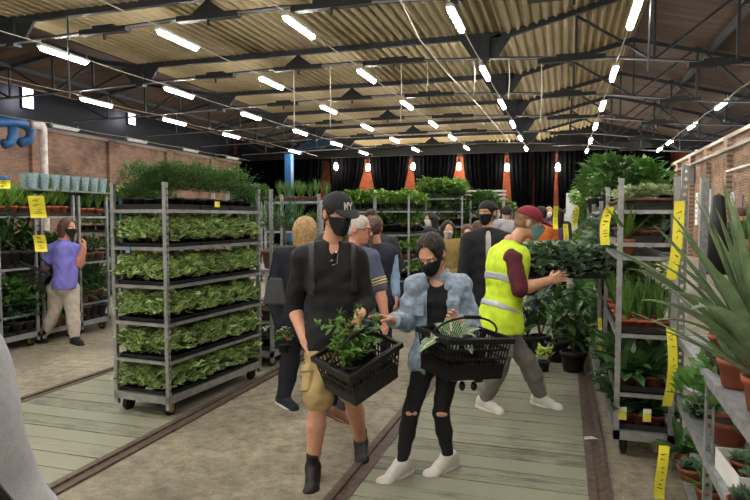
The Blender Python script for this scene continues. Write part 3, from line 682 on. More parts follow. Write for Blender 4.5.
# ---- the loaded trolley left of the capped man
W1, N1 = .565, 1.35
c0 = np.array([-2.96, 4.02]); rz1 = -radians(4.5)
loc1 = c0 + (Rz(rz1) @ np.array([-W1/2, N1/2, 0]))[:2]
T1 = trolley((loc1[0], loc1[1], 0), rz1, W1, N1, 1.88, [.455, .76, 1.06, 1.365, 1.665], 'tall galvanised trolley stacked with leafy plants left of the black-capped man')
zs = [.175, .455, .76, 1.06, 1.365]; wd = ['bottom', 'second', 'third', 'fourth', 'fifth']
for k, z in enumerate(zs):
    fill(T1, W1, N1, z, 'variegated', 4, 9, 'pale-edged plant on the %s shelf of the tall trolley' % wd[k], 'pale-edged plants on the '+wd[k]+' trolley shelf', 1.12, 3, th=.032, rows=lambda i, j: i >= 2 or j <= 1)
fill(T1, W1, N1, 1.665, 'feathery', 4, 9, 'feathery plant on the top shelf of the tall trolley', 'feathery plants on top of the tall trolley', 1.05, 3, rows=lambda i, j: i >= 2 or j <= 2)
def stub(name, p, d, m, label, cat, rz=0):
    b = MB(); b.box((0, 0, 0), d); o = b.build(name, m, None, False, p); o.rotation_euler[2] = rz; return tag(o, label, cat)
q = deco(T1, (-.1, -N1/2-.002, 1.345)); stub('trolley_tag', q, (.04, .004, .05), mat('tag_blue', (110, 160, 190), .6), 'small pale blue tag on the near end of the tall trolley', 'tag', rz1)
q = deco(T1, (W1/2+.002, -.02, 1.72)); stub('trolley_tag', q, (.004, .07, .05), mat('tag_yellow', (232, 226, 70), .6), 'small yellow tag on the long side of the tall trolley', 'tag', rz1)
# ---- right trolley (near), plants in clay pots
W2, N2 = .37, 1.30
loc2 = np.array([.34+W2/2, 4.28+N2/2])
T2 = trolley((loc2[0], loc2[1], 0), 0, W2, N2, 1.86, [.435, .83, 1.345, 1.435, 1.65], 'tall galvanised trolley of clay-potted plants right of the aisle, yellow strips on its posts')
fill(T2, W2, N2, .175, 'broad', 3, 5, 'broad-leaved plant at the bottom of the right trolley', 'broad-leaved plants at the bottom of the right trolley', 1, 2, rows=lambda i, j: i == 0 or j <= 1)
fill(T2, W2, N2, .435, 'broad', 3, 5, 'broad-leaved plant on the second level of the right trolley', 'broad-leaved plants on the second level of the right trolley', 1, 2, rows=lambda i, j: i == 0 or j <= 1)
fill(T2, W2, N2, .83, 'sprout', 4, 6, 'grassy palm seedling in clay pot on the right trolley', 'grassy seedlings on the right trolley', 1.1, 2, rows=lambda i, j: i == 0 or j <= 1)
fill(T2, W2-.1, N2, 1.435, 'low', 3, 6, 'low dark plant in brown pot on the right trolley', 'low dark plants on the right trolley', .9, 2)
fill(T2, W2, N2, 1.65, 'pale', 4, 7, 'pale green plant on top of the right trolley', 'pale plants on top of the right trolley', .85, 2)
plant('dracaena', deco(T2, (-.12, -N2/2+.09, 1.35)), 'bright green strappy plant in clay pot at the front corner of the right trolley', s=.95)
M_card = mat('yellow_card', (226, 214, 60), .6)
for i, (x, z, lab) in enumerate([(-.13, .30, 'yellow care card in the left bottom pot of the right trolley'), (.02, .30, 'yellow care card in the middle bottom pot of the right trolley')]):
    r = empty('care_card', deco(T2, (x, -N2/2-.0, z)), .1, lab, 'plant label', 'care cards at the bottom of the right trolley')
    b = MB(); b.box((0, 0, 0), (.05, .003, .085)); b.build('card', M_white, r); b = MB(); b.box((0, -.002, -.012), (.046, .002, .05)); b.build('picture', M_card, r)
# yellow price strips
M_strip = mat('yellow_strip', (240, 228, 62), .6, 0, .04); M_ink = mat('ink', (60, 58, 50), .7)
def strip(p, L, w, rz, bend, label, seed=0, lean=0.):
    r = empty('price_strip', p, rz, label, 'price strip'); b = MB(); n = 10; V = []
    for i in range(n+1):
        t = i/n; x = lean*t+bend*sin(t*2.6)*.5; y = .03*sin(t*3.5+seed)
        V += [(x-w/2, y, -t*L), (x+w/2, y-.004, -t*L)]
    V2 = [(x, y+.0015, z) for x, y, z in V]; F = [(2*i, 2*i+1, 2*i+3, 2*i+2) for i in range(n)]
    b.add(V, F); b.add(V2, [tuple(reversed(f)) for f in F]); b.build('paper', M_strip, r)
    b = MB(); rnd = random.Random(seed)
    for i in range(9):
        t = .14+.08*i; x = lean*t+bend*sin(t*2.6)*.5; y = .03*sin(t*3.5+seed)-.005
        if i in (2, 5): continue
        pts = [(x+rnd.uniform(-w*.28, w*.28), y, -t*L+rnd.uniform(-.018, .018)*L) for _ in range(4)]
        b.tube(pts, .0016+.003*w, 4)
    b.build('handwriting', M_ink, r); return r
strip(D(611, 207, 4.0), .25, .058, .2, -.04, 'yellow handwritten strip hanging on the left post of the right trolley', 1, -.03)
strip(D(681, 201, 3.76), .49, .06, .1, .02, 'long yellow handwritten strip beside the clay pots on the right post', 2, -.06)
strip(D(671, 328, 3.72), .49, .055, .2, .03, 'long yellow handwritten strip across the middle right trolley corner', 3, -.02)
strip(D(663, 444, 3.1), .30, .05, .1, -.02, 'yellow handwritten strip at the bottom edge near the clay pots', 4, .0)
strip(D(576, 207, 6.2), .20, .05, .2, .03, 'yellow strip hanging on the second trolley of the right row', 5, -.02)
strip(D(556, 206, 6.6), .25, .05, .2, .0, 'yellow strip hanging on the leftmost foliage of the right row', 6, .0)
strip(D(590, 226, 5.9), .17, .04, .2, .0, 'small yellow strip behind the left post of the right trolley', 7, .02)
strip(D(566, 224, 7.4), .22, .06, .2, .0, 'small yellow strip deep in the right row of foliage', 8, .0)
strip(D(600, 318, 5.3), .32, .03, .2, .0, 'narrow yellow strip low behind the left post of the right trolley', 9, .0)
# ---- near display rack at the right edge
rk = empty('display_rack', (0, 0, 0), 0, 'grey metal display rack of cacti and succulents at the right edge', 'rack')
A = np.array([.735, 4.40]); dirv = np.array([-sin(radians(2.0)), -cos(radians(2.0))]); nrm = np.array([dirv[1]*-1, dirv[0]])
def RK(t, s, z): return np.array([*(A+dirv*t+nrm*s), z])   # t towards the camera, s away from the aisle
LR, WR = 2.9, .75
for z in (.07, .43, .83):
    b = MB(); 
    b.bar(RK(0, 0, z-.02), RK(LR, 0, z-.02), .03, .05); b.bar(RK(0, WR, z-.02), RK(LR, WR, z-.02), .03, .05); b.bar(RK(0, 0, z-.02), RK(0, WR, z-.02), .03, .04); b.bar(RK(LR, 0, z-.02), RK(LR, WR, z-.02), .03, .04)
    b.bar(RK(0, WR/2, z-.01), RK(LR, WR/2, z-.01), WR, .012); b.build('shelf', M_galv2, rk)
for t, s, h in ((0.02, .015, 1.95), (1.05, .015, .8), (LR-.02, .03, .8), (.02, WR, 1.95), (LR-.02, WR, .8)):
    b = MB(); p = RK(t, s, 0)
    for k in (-1, 1): b.box((p[0]+k*.016, p[1], h/2), (.008, .034, h))
    z = .03
    while z < h: b.box((p[0], p[1], z), (.03, .006, .028)); z += .05
    b.build('post', M_galv, rk)
def tagm(p, lab, rz=0.):
    r = empty('care_card', p, rz, lab, 'plant label', 'care cards on the display rack'); b = MB(); b.box((0, 0, 0), (.05, .003, .08)); b.build('card', M_white, r); b = MB(); b.box((0, -.002, -.01), (.046, .002, .045)); b.build('picture', M_card, r)
# second level
plant('jade', Gz(728, 442, .435), 'large bushy jade plant in wide clay pot on the middle rack shelf', s=1.25)
plant('greygreen', Gz(697, 415, .435), 'small grey-green trailing plant in front of the white sleeve on the rack', s=.75)
plant('greygreen', RK(.25, .38, .435), 'grey-green plant in black pot behind the jade plant', s=.9)
plant('broad', RK(.12, .2, .435), 'broad-leaved plant with a yellow card at the far end of the rack', s=.9)
tagm(RK(.22, .17, .60), 'yellow care card among the leaves at the far end of the rack', .2); tagm(RK(.30, .15, .20), 'yellow care card low at the far end of the rack', .2)
b = MB(); b.lathe([(.04, 0), (.055, .09), (.075, .15), (.07, .15), (.05, .02)], n=12); tag(b.build('plastic_sleeve', M_white, None, True, RK(.35, .08, .435)), 'white plastic sleeve standing at the far end of the rack', 'sleeve')
for i, (t, s_, k, lab) in enumerate([(744, 474, 'succulent', 'small brown-potted succulent in the white box, left one'), (756, 492, 'succulent', 'small brown-potted succulent in the white box, right one'), (742, 516, 'succulent', 'pale succulent nearest the lower right corner'), (762, 455, 'jade', 'leafy succulent behind the white box on the rack')]):
    plant(k, Gz(t, s_, .45), lab, s=.72)
r = empty('white_box', Gz(752, 486, .432), radians(2), 'open white cardboard box holding small succulents on the rack', 'box'); b = MB(); b.box((0, 0, .004), (.2, .34, .008))
for s_ in (-1, 1): b.box((s_*.1, 0, .05), (.006, .34, .1)); b.box((0, s_*.17, .05), (.2, .006, .1))
b.build('box_shell', M_white, r)
# bottom level
for i, (t, s_, k, lab, sc_) in enumerate([(690, 480, 'succulent', 'silvery succulent in clay pot at the bottom of the rack', 1.0), (709, 505, 'spiky', 'spiky aloe in clay pot at the bottom of the rack', 1.1), (722, 490, 'spiky', 'second spiky aloe deeper on the bottom shelf', 1.1), (712, 470, 'jade', 'bushy plant at the back of the bottom rack shelf', .8), (681, 462, 'broad', 'broad-leaved plant in the bottom far corner of the rack', .8), (735, 505, 'succulent', 'succulent behind the silvery one on the bottom shelf', 1)]):
    plant(k, Gz(t, s_, .075), lab, s=sc_)
tray(RK(.75, .26, .075), 0, .3, .3, .05, 'black tray at the bottom of the display rack', None)
# top level: tray, big clay pots with sword leaves, the pineapple plant
tray(RK(.85, .14, .832), -.04, .2, .5, .05, 'black slotted tray on the top shelf of the display rack', None)
def bigpot(p, r, h, label, nl, L, wd, el, droop, fol, z0=None, tips=None, cat='potted plant', stemh=0):
    o = empty('potted_plant', p, 0, label, cat); pot_mb(r, h).build('pot', M_terra, o, True)
    s = MB(); s.lathe([(r*.9, h*.8), (r*.88, h*.88), (0, h*.9)], n=16); s.build('soil', M_soil, o)
    b = MB(); z = h*.85+stemh; f_blades(b, nl, L, wd, z, el, droop, 7, .03)
    if tips:
        for (tx, ty, tz, ww, dr) in tips:
            a = np.array([0, 0, z]); e = np.array([tx, ty, tz])-np.array(p); mid = a*.45+e*.55+np.array([0, 0, .03+dr*.22]); b.leafpath([a, mid, e], ww, 10, .45)
    if stemh: q = MB(); q.tube([(0, 0, h*.8), (0, 0, z+.02)], [.03, .02], 8); q.build('stem', M_stem, o, True)
    b.build('foliage', fol, o); return o
random.seed(21)
L_agave = leafmat('leaf_agave', (92, 118, 84), (134, 152, 112), rough=.4, var=.05)
c = Gz(765, 412, .835)
tips = []
for (u, v, dd, ww, dr) in [(601, 246, .25, .085, .5), (652, 224, .2, .075, .25), (668, 210, .2, .07, .2), (692, 192, .1, .05, .1), (640, 300, -.1, .07, .5), (650, 322, 0, .045, .6), (702, 200, .1, .05, .05), (730, 190, 0, .05, .0), (628, 268, .2, .08, .5), (690, 310, -.4, .07, .7), (672, 262, .1, .08, .35), (712, 225, .3, .05, .1), (715, 206, .15, .06, .05), (745, 198, .1, .06, .0), (688, 240, 0, .06, .3), (655, 262, .15, .06, .45), (668, 292, -.1, .06, .6), (702, 262, -.3, .06, .4), (722, 178, .3, .05, 0), (676, 226, .3, .05, .2)]:
    tips.append((*D(u, v, 2.35+dd), ww, dr))
bigpot(c, .085, .14, 'big agave-like plant with long arching sword leaves in clay pot, right edge', 26, .6, .06, (.5, 1.5), .35, L_agave, tips=tips)
# pineapple plant
c = Gz(741, 352, .835); o = bigpot(c, .10, .17, 'pineapple plant bearing a small ripening pineapple, right edge', 16, .5, .035, (.2, 1.0), .7, L_agave)
b = MB(); zc = .17+.36; b.tube([(0, 0, .15), (0, 0, zc)], .012, 8); b.build('fruit_stalk', M_gstem, o)
b = MB(); V = []
for k in range(9):
    z = zc+.012*k; rr = .045*sin(pi*(k+1.5)/11)
    for j in range(8): a = 2*pi*(j+.5*(k % 2))/8; b.lathe([(.0, 0), (.013, .004), (.010, .010), (0, .014)], (rr*cos(a), rr*sin(a), z), 6, [[cos(a)*0, -sin(a), cos(a)], [0, cos(a), sin(a)], [-1, 0, 0]])
b.lathe([(.02, zc), (.04, zc+.03), (.042, zc+.07), (.025, zc+.115), (0, zc+.12)], n=12)
b.build('pineapple', mat('pineapple_skin', (150, 112, 76), .7, 0, .3, 60), o, True)
b = MB(); f_blades(b, 40, .16, .018, zc+.11, (.5, 1.5), .2, 3, .01); b.build('fruit_crown', L_mid, o)
for i, (u, v, L, lab) in enumerate([(723, 357, .30, 'aloe with stiff striped leaves in clay pot beside the black tray'), (735, 386, .28, 'aloe in clay pot between the black tray and the agave'), (768, 345, .55, 'tall sword-leaved plant behind the pineapple plant'), (790, 380, .6, 'tall sword-leaved plant at the picture edge behind the agave')]):
    bigpot(Gz(u, v, .835), .075, .125, lab, 14, L, .045, (.5, 1.45), .3, L_agave if i % 2 else L_mid)
random.seed(11)
# ------------------------------------------------------------ the other trolleys
def rack(x0, x1, y0, y1, H, zs, kinds, label, plab, nx=2, ny=4, s=1.45, rz=0., ladder=False, far=True, base=.15, m=None, trays=2, wheels=True, off=None):
    """trolley standing on the box x0..x1, y0..y1, each shelf filled with one sort of plant"""
    W, L = x1-x0, y1-y0; swap = W > L
    t = trolley(((x0+x1)/2, (y0+y1)/2, 0), (pi/2 if swap else 0)+rz, L if swap else W, W if swap else L, H, zs, label, ladder=ladder, m=m or M_galv2, base=base, wheels=wheels)
    if swap: W, L = L, W
    for i, (z, k) in enumerate(zip([base+.025]+zs, kinds)):
        if k is None: continue
        ss = s
        if isinstance(k, tuple): k, ss = k
        nm = {'bushy': 'dark bushy', 'green': 'green leafy', 'bright': 'bright green', 'greygreen': 'grey-green', 'palm': 'palm-like', 'shrub': 'tall leafy', 'sprout': 'grassy', 'dracaena': 'strappy', 'feathery': 'feathery', 'variegated': 'pale-edged', 'broad': 'broad-leaved', 'flowerr': 'red-flowered', 'flowerw': 'white-flowered', 'flowerp': 'pink-flowered', 'pale': 'pale green', 'low': 'low dark', 'spiky': 'spiky'}[k]
        lv = ['bottom', 'second', 'third', 'fourth', 'fifth', 'sixth'][i]
        fill(t, W, L, z+.005, k, nx, ny, '%s potted plant on the %s level of %s' % (nm, lv, plab), '%s plants, %s level of %s' % (nm, lv, plab), ss, trays, far=far, jit=.02, vis=(i < len(zs)), off=off)
    return t
# palms behind the tall trolley
rack(-3.47, -2.92, 5.74, 7.08, 1.9, [.5, 1.05], [('green', 1.0), ('low', 1.2), None], 'galvanised trolley of potted palms behind the blonde woman', 'the palm trolley', 2, 4, ladder=True, far=False)
for i, (x, y) in enumerate([(-3.05, 5.98), (-3.3, 6.05), (-3.07, 6.35), (-3.3, 6.5), (-3.08, 6.75)]):
    plant('palm', (x, y, 1.055), 'dark upright palm in brown pot behind the blonde woman, '+['nearest', 'second nearest', 'middle', 'second farthest', 'farthest'][i]+' of five', 'potted palm', 'palms behind the blonde woman', 1.0)
rack(-4.3, -3.35, 8.2, 8.8, 1.86, [.5, .95, 1.4, 1.84], [('green', 1), ('green', 1), ('flowerr', 1.3), ('flowerp', 1.3), ('sprout', 1)], 'silver trolley with red flowers and grassy tops left of the black cap', 'the flower trolley', 2, 4)
rack(-6.4, -5.0, 8.4, 9.0, 1.8, [.5, .95, 1.4], [('green', 1), ('bushy', 1), ('green', 1.2), ('bushy', 1)], 'dark-planted trolley seen through the gap right of the tall trolley', 'the trolley beyond the palms', 2, 4)
# mid-aisle racks
rack(-3.25, -2.6, 10.4, 11.8, 2.0, [.48, .85, 1.3, 1.72], [None, ('bright', 1.30), ('bright', 1.5), ('green', 1.5), ('bright', 1.25)], 'tall trolley of bright foliage behind the ponytailed woman', 'the bright tall trolley', 3, 5, ladder=True)
b = MB(); b.box((-2.92, 11.1, .3), (.6, 1.3, .3)); tag(b.build('black_crate', M_pot, None, False, None, .01), 'long black crate at the bottom of the bright tall trolley', 'crate')
for i in range(6):
    simple('sprout', (-2.66-.11*(i % 2), 10.5+.14*(i//2), .86), 'grassy plant in clay pot on the bright trolley beside the ponytailed woman', 'clay pots on the bright trolley', 1.25)
rack(-4.0, -3.3, 10.6, 12.0, 1.95, [.5, .95, 1.4, 1.72], [('green', 1.55), ('bright', 1.5), ('green', 1.55), ('bushy', 1.2), ('bright', 1.3)], 'trolley with yellow-green tops behind the grey-haired man', 'the yellow-green topped trolley', 3, 5)
rack(-3.3, -2.2, 13.8, 14.9, 2.1, [.5, .95, 1.4, 1.75, 2.05], [('green', 1.55), ('green', 1.56), ('bright', 1.30), ('green', 1.56), ('green', 1.6), ('bright', 1.6)], 'tall trolley topped with light foliage above the women in masks', 'the tall middle trolley', 3, 4)
rack(-2.1, -1.6, 14.2, 15.5, 2.0, [.5, .95, 1.4, 1.75], [('bright', 1.5), ('flowerp', 2.08), ('green', 1.6), ('flowerp', 2.34), ('green', 1.3)], 'trolley with pink flowers beside the tall middle trolley', 'the pink flower trolley', 3, 5)
rack(-2.2, -1.35, 17, 18.4, 1.9, [.5, .95, 1.35, 1.7], [('green', 1.69), ('green', 1.6), ('bright', 1.69), ('green', 1.82), ('bright', 1.3)], 'trolley of leafy plants behind the man in the black jacket', 'the trolley behind the black jacket', 3, 5)
b = MB()
for k in range(3): b.box((-2.15, 16.6, .0+2.12+.1*k), (1.3, .5, .05))
for s_ in (-.6, .6): b.box((-2.15+s_, 16.6, 1.1), (.06, .06, 2.2))
tag(b.build('stacked_trays', mat('pinkish_tray', (200, 190, 188), .6)), 'rack of stacked pale trays behind the backwards-capped man', 'tray rack')
rack(-3.6, -2.6, 18, 19, 2.0, [.5, 1.0, 1.4, 1.7], [('green', 1.6), ('green', 1.69), ('green', 1.6), ('bright', 1.3), ('green', 1.3)], 'far trolley of plants under the third orange gap', 'the far middle trolley', 3, 3)
# left bays
LK = [('bushy', 1.1), ('broad', 1.1), ('green', 1.3), ('feathery', .9), ('green', 1.2)]
for i, (y0, ks, lab, pl) in enumerate([(5.4, [('bushy', 1.1), ('green', 1.1), ('shrub', .8), ('dracaena', .8)], 'trolley of leafy plants at the far left edge, nearest one', 'the left edge trolley'),
        (6.02, [('broad', 1.2), ('shrub', .8), ('green', 1.1), ('dracaena', .85)], 'trolley with yellow strips behind the woman in purple', 'the trolley behind the purple woman'),
        (6.64, [('shrub', .8), ('palm', .75), ('low', 1.1), ('sprout', 1.3)], 'trolley topped with seedlings right of the woman in purple', 'the trolley right of the purple woman')]):
    rack(-7.6, -6.27, y0, y0+.56, [1.9, 1.9, 1.9][i], [.42, .99, 1.62], [(k_[0], k_[1]*1.15) for k_ in ks], lab, pl, 3, 6, ladder=(i == 0), off=(.05, 0, 0))
strip(D(36, 196, 7.2), .26, .17, .70, .0, 'wide yellow price strip on the left trolleys, upper one', 11, 0.02)
strip(D(39, 235, 7.2), .20, .13, .70, .0, 'yellow price strip behind the purple woman, lower one', 12, .02)
strip(D(3, 180, 7.0), .1, .14, .70, .0, 'yellow price strip at the far left edge', 13, 0)
b = MB(); b.tube([(-7.6, 6.0, 2.02), (-6.35, 5.6, 2.06)], .05, 8); tag(b.build('rolled_cover', M_blue, None, True), 'rolled blue plastic cover lying on top of the left trolleys', 'plastic cover')
M_sl = mat('clear_sleeve', (150, 172, 182), .3, 0, .25, 40)
r0 = None
for i in range(16):
    p = (-6.46+.12*(i % 2), 5.98+.085*(i//2)*2, 1.97); lab = 'clear plastic flower sleeve on top of the left trolleys, %s of the %s row' % (ORD[i//2], ['back', 'front'][i % 2])
    b = MB(); 
    if r0 is None: b.lathe([(.04, 0), (.045, .02), (.065, .16), (.07, .19), (.055, .16), (.03, .03)], n=10); r0 = b.build('flower_sleeve', M_sl, None, False, p); tag(r0, lab, 'flower sleeve', 'sleeves on the left trolleys')
    else: dup(r0, p, None, lab)
b = MB(); b.box((-6.9, 6.62, 1.955), (1.3, 1.3, .02)); tag(b.build('top_board', M_galv2), 'thin metal board lying across the tops of the left trolleys', 'board')
M_teal = mat('teal_metal', (96, 128, 130), .5, .4)
rack(-9.9, -8.9, 10.3, 10.9, 2.0, [.3, .8, 1.3, 1.78], [None, ('broad', 1.2), ('green', 1.1), ('green', 1.2), ('bright', 1.5)], 'teal trolley of plants left of the tall loaded trolley', 'the teal trolley', 3, 4, m=M_teal)
rack(-8.7, -7.7, 10.3, 10.9, 2.0, [.3, .8, 1.3, 1.78], [None, ('green', 1.2), ('broad', 1.1), ('bushy', 1.2), ('green', 1.5)], 'teal trolley partly hidden behind the tall loaded trolley', 'the second teal trolley', 3, 4, m=M_teal)
rack(-8.2, -7.2, 13.6, 14.2, 2.0, [.5, 1.0, 1.5, 1.9], [('green', 1.2), ('green', 1.2), ('broad', 1.1), ('bushy', 1.2), ('green', 1.5)], 'far trolley beyond the teal ones', 'the far left trolley', 3, 4)
rack(-9.9, -8.7, 16.6, 17.2, 2.0, [.5, 1.0, 1.5, 1.9], [('green', 1.2), ('green', 1.2), ('broad', 1.1), ('bushy', 1.2), ('green', 1.5)], 'farthest left trolley before the brick wall', 'the farthest left trolley', 3, 4)
for i, (u, v, s_, lab) in enumerate([(88, 322, 1.1, 'leafy shrub in square black pot on the floor right of the purple woman'), (99, 318, 1.0, 'smaller leafy shrub in black pot beside it, closer to the tall trolley'), (40, 337, .9, 'thin shrub in black pot on the floor left of the purple woman'), (30, 333, .8, 'small shrub in black pot at the foot of the left trolleys')]):
    plant('shrub', Gz(u, v, 0), lab, s=s_)
# right row beyond the clay-pot trolley
RR = [(5.75, 'second trolley of the right row, topped with big dark bushes', 'the second right-row trolley', [('green', 1.1), ('green', 1.2), ('bright', 1.1), ('greygreen', 1.5), ('green', 1.15)]),
      (7.2, 'third trolley of the right row, overflowing with trailing leaves', 'the third right-row trolley', [('shrub', .8), ('green', 1.3), ('green', 1.3), ('greygreen', 1.5), ('green', 1.6)]),
      (8.65, 'fourth trolley of the right row', 'the fourth right-row trolley', [('shrub', .8), ('green', 1.3), ('bright', 1.3), ('green', 1.3), ('bright', 1.3)]),
      (10.1, 'fifth trolley of the right row', 'the fifth right-row trolley', [('green', 1.3), ('green', 1.3), ('dracaena', 1.1), ('green', 1.3), ('bright', 1.6)]),
      (11.6, 'sixth trolley of the right row', 'the sixth right-row trolley', [('green', 1.3), ('green', 1.3), ('bright', 1.3), ('green', 1.3), ('green', 1.5)]),
      (13.2, 'seventh and last trolley of the right row', 'the seventh right-row trolley', [('green', 1.3), ('green', 1.3), ('bright', 1.3), ('green', 1.3), ('bushy', 1.5)])]
for i, (y, lab, pl, ks) in enumerate(RR):
    rack(.30, .92, y, y+1.35, 1.75, [.5, .9, 1.3, 1.62 if i else 1.66], [(k_[0], k_[1]*1.2) for k_ in ks], lab, pl, 2, 5, ladder=(i == 0), off=(-.04, 0, 0))
b = MB(); b.box((.3, 15.6, 1.95), (.5, .5, .5)); b.box((.3, 15.6, .85), (.6, .6, 1.7)); tag(b.build('carton', M_white, None, False, None, .01), 'white carton stacked high at the end of the right row', 'carton')
# leafy shrubs on the floor beside the worker
for i, (u, v, s_, lab) in enumerate([(573, 372, 1.15, 'large leafy shrub in black pot, nearest the right trolley'), (556, 362, 1.05, 'leafy shrub in black pot, middle of the floor plants'), (527, 352, .85, 'thin shrub in black pot behind the worker, left of the others'), (540, 354, 1.0, 'leafy shrub in black pot just behind the small yellow one'), (562, 345, 1.2, 'tall leafy shrub at the back of the floor plants'), (580, 350, 1.2, 'tall shrub against the right row, back of the floor plants')]):
    plant('shrub', Gz(u, v, 0), lab, s=s_)
b = MB(); ph = .1
r = empty('potted_plant', Gz(544, 372, 0), 0, 'small yellow-green plant in little black pot on the boards', 'potted plant'); pot_mb(.06, .12).build('pot', M_pot, r, True)
f_bush(b, .09, .16, 60, .08, .035, .11); b.build('foliage', L_yel, r)
# the leafy tray pushed by the worker
ct = D(566, 276, 5.35)
r = tray((ct[0], ct[1], ct[2]), radians(10), .72, .42, .05, 'black tray of grey-green plants held by the maroon-capped worker', None)
for i in range(6):
    for j in range(3):
        q = Matrix.Translation(ct) @ Matrix.Rotation(radians(10), 4, 'Z') @ Vector((-.29+.116*i, -.13+.13*j, .01))
        plant('greygreen', q, 'grey-green plant in the worker\'s tray, %s column from him, %s row' % (ORD[i], ['near', 'middle', 'far'][j]), 'potted plant', 'grey-green plants in the held tray', 1.5)

r = empty('paper_scrap', Gz(591, 439, .022), .2, 'crumpled pale paper scrap lying on the rail right of the boards', 'paper scrap'); b = MB()
b.add([(-.05, -.012, 0), (.05, -.015, .008), (.045, .012, .0), (-.045, .015, .01), (0, 0, .022)], [(0, 1, 4), (1, 2, 4), (2, 3, 4), (3, 0, 4), (0, 3, 2, 1)]); b.build('crumpled_paper', mat('scrap', (190, 196, 196), .7), r)
finish_far(300)
# ------------------------------------------------------------ people: smooth distance-field bodies meshed with surface nets
def surfnet(f, lo, hi, h):
    lo = np.array(lo, float); n = np.maximum(4, np.ceil((np.array(hi)-lo)/h).astype(int)+1)
    ax = [lo[i]+h*np.arange(n[i]) for i in range(3)]
    v = f(ax, h).astype(np.float32); s = v < 0
    if not s.any(): return None
    c = np.zeros(tuple(n-1), int)
    for a in (0, 1):
        for b in (0, 1):
            for d in (0, 1): c += s[a:n[0]-1+a, b:n[1]-1+b, d:n[2]-1+d]
    act = (c > 0) & (c < 8); idx = -np.ones(act.shape, int); I = np.argwhere(act); idx[act] = np.arange(len(I))
    P = np.zeros((len(I), 3)); W = np.zeros(len(I))
    co = [(a, b, d) for a in (0, 1) for b in (0, 1) for d in (0, 1)]
    for p in co:
        for k in range(3):
            if p[k] == 0:
                q = list(p); q[k] = 1
                va = v[I[:, 0]+p[0], I[:, 1]+p[1], I[:, 2]+p[2]]; vb = v[I[:, 0]+q[0], I[:, 1]+q[1], I[:, 2]+q[2]]
                m = (va < 0) != (vb < 0); t = np.where(m, va/(va-vb+1e-12), 0)
                for j in range(3): P[:, j] += np.where(m, p[j]+(t if j == k else 0), 0)
                W += m
    P = (P/W[:, None]+I)*h+lo
    F = []
    for k in range(3):
        i, j = (k+1) % 3, (k+2) % 3
        sl = [slice(1, -1)]*3; sl[k] = slice(0, -1); sl2 = list(sl); sl2[k] = slice(1, None)
        A = s[tuple(sl)]; B = s[tuple(sl2)]; E = np.argwhere(A != B)
        if not len(E): continue
        o = np.ones(3, int); o[k] = 0; E0 = E+o; fl = A[tuple(E.T)]
        di = np.zeros(3, int); di[i] = 1; dj = np.zeros(3, int); dj[j] = 1
        q = [idx[tuple((E0-a).T)] for a in (di*0, di, di+dj, dj)]
        Q = np.stack(q, 1); Q[fl] = Q[fl][:, ::-1]; F.append(Q)
    F = np.concatenate(F)[:, ::-1]; F = F[(F >= 0).all(1)]
    return P, F
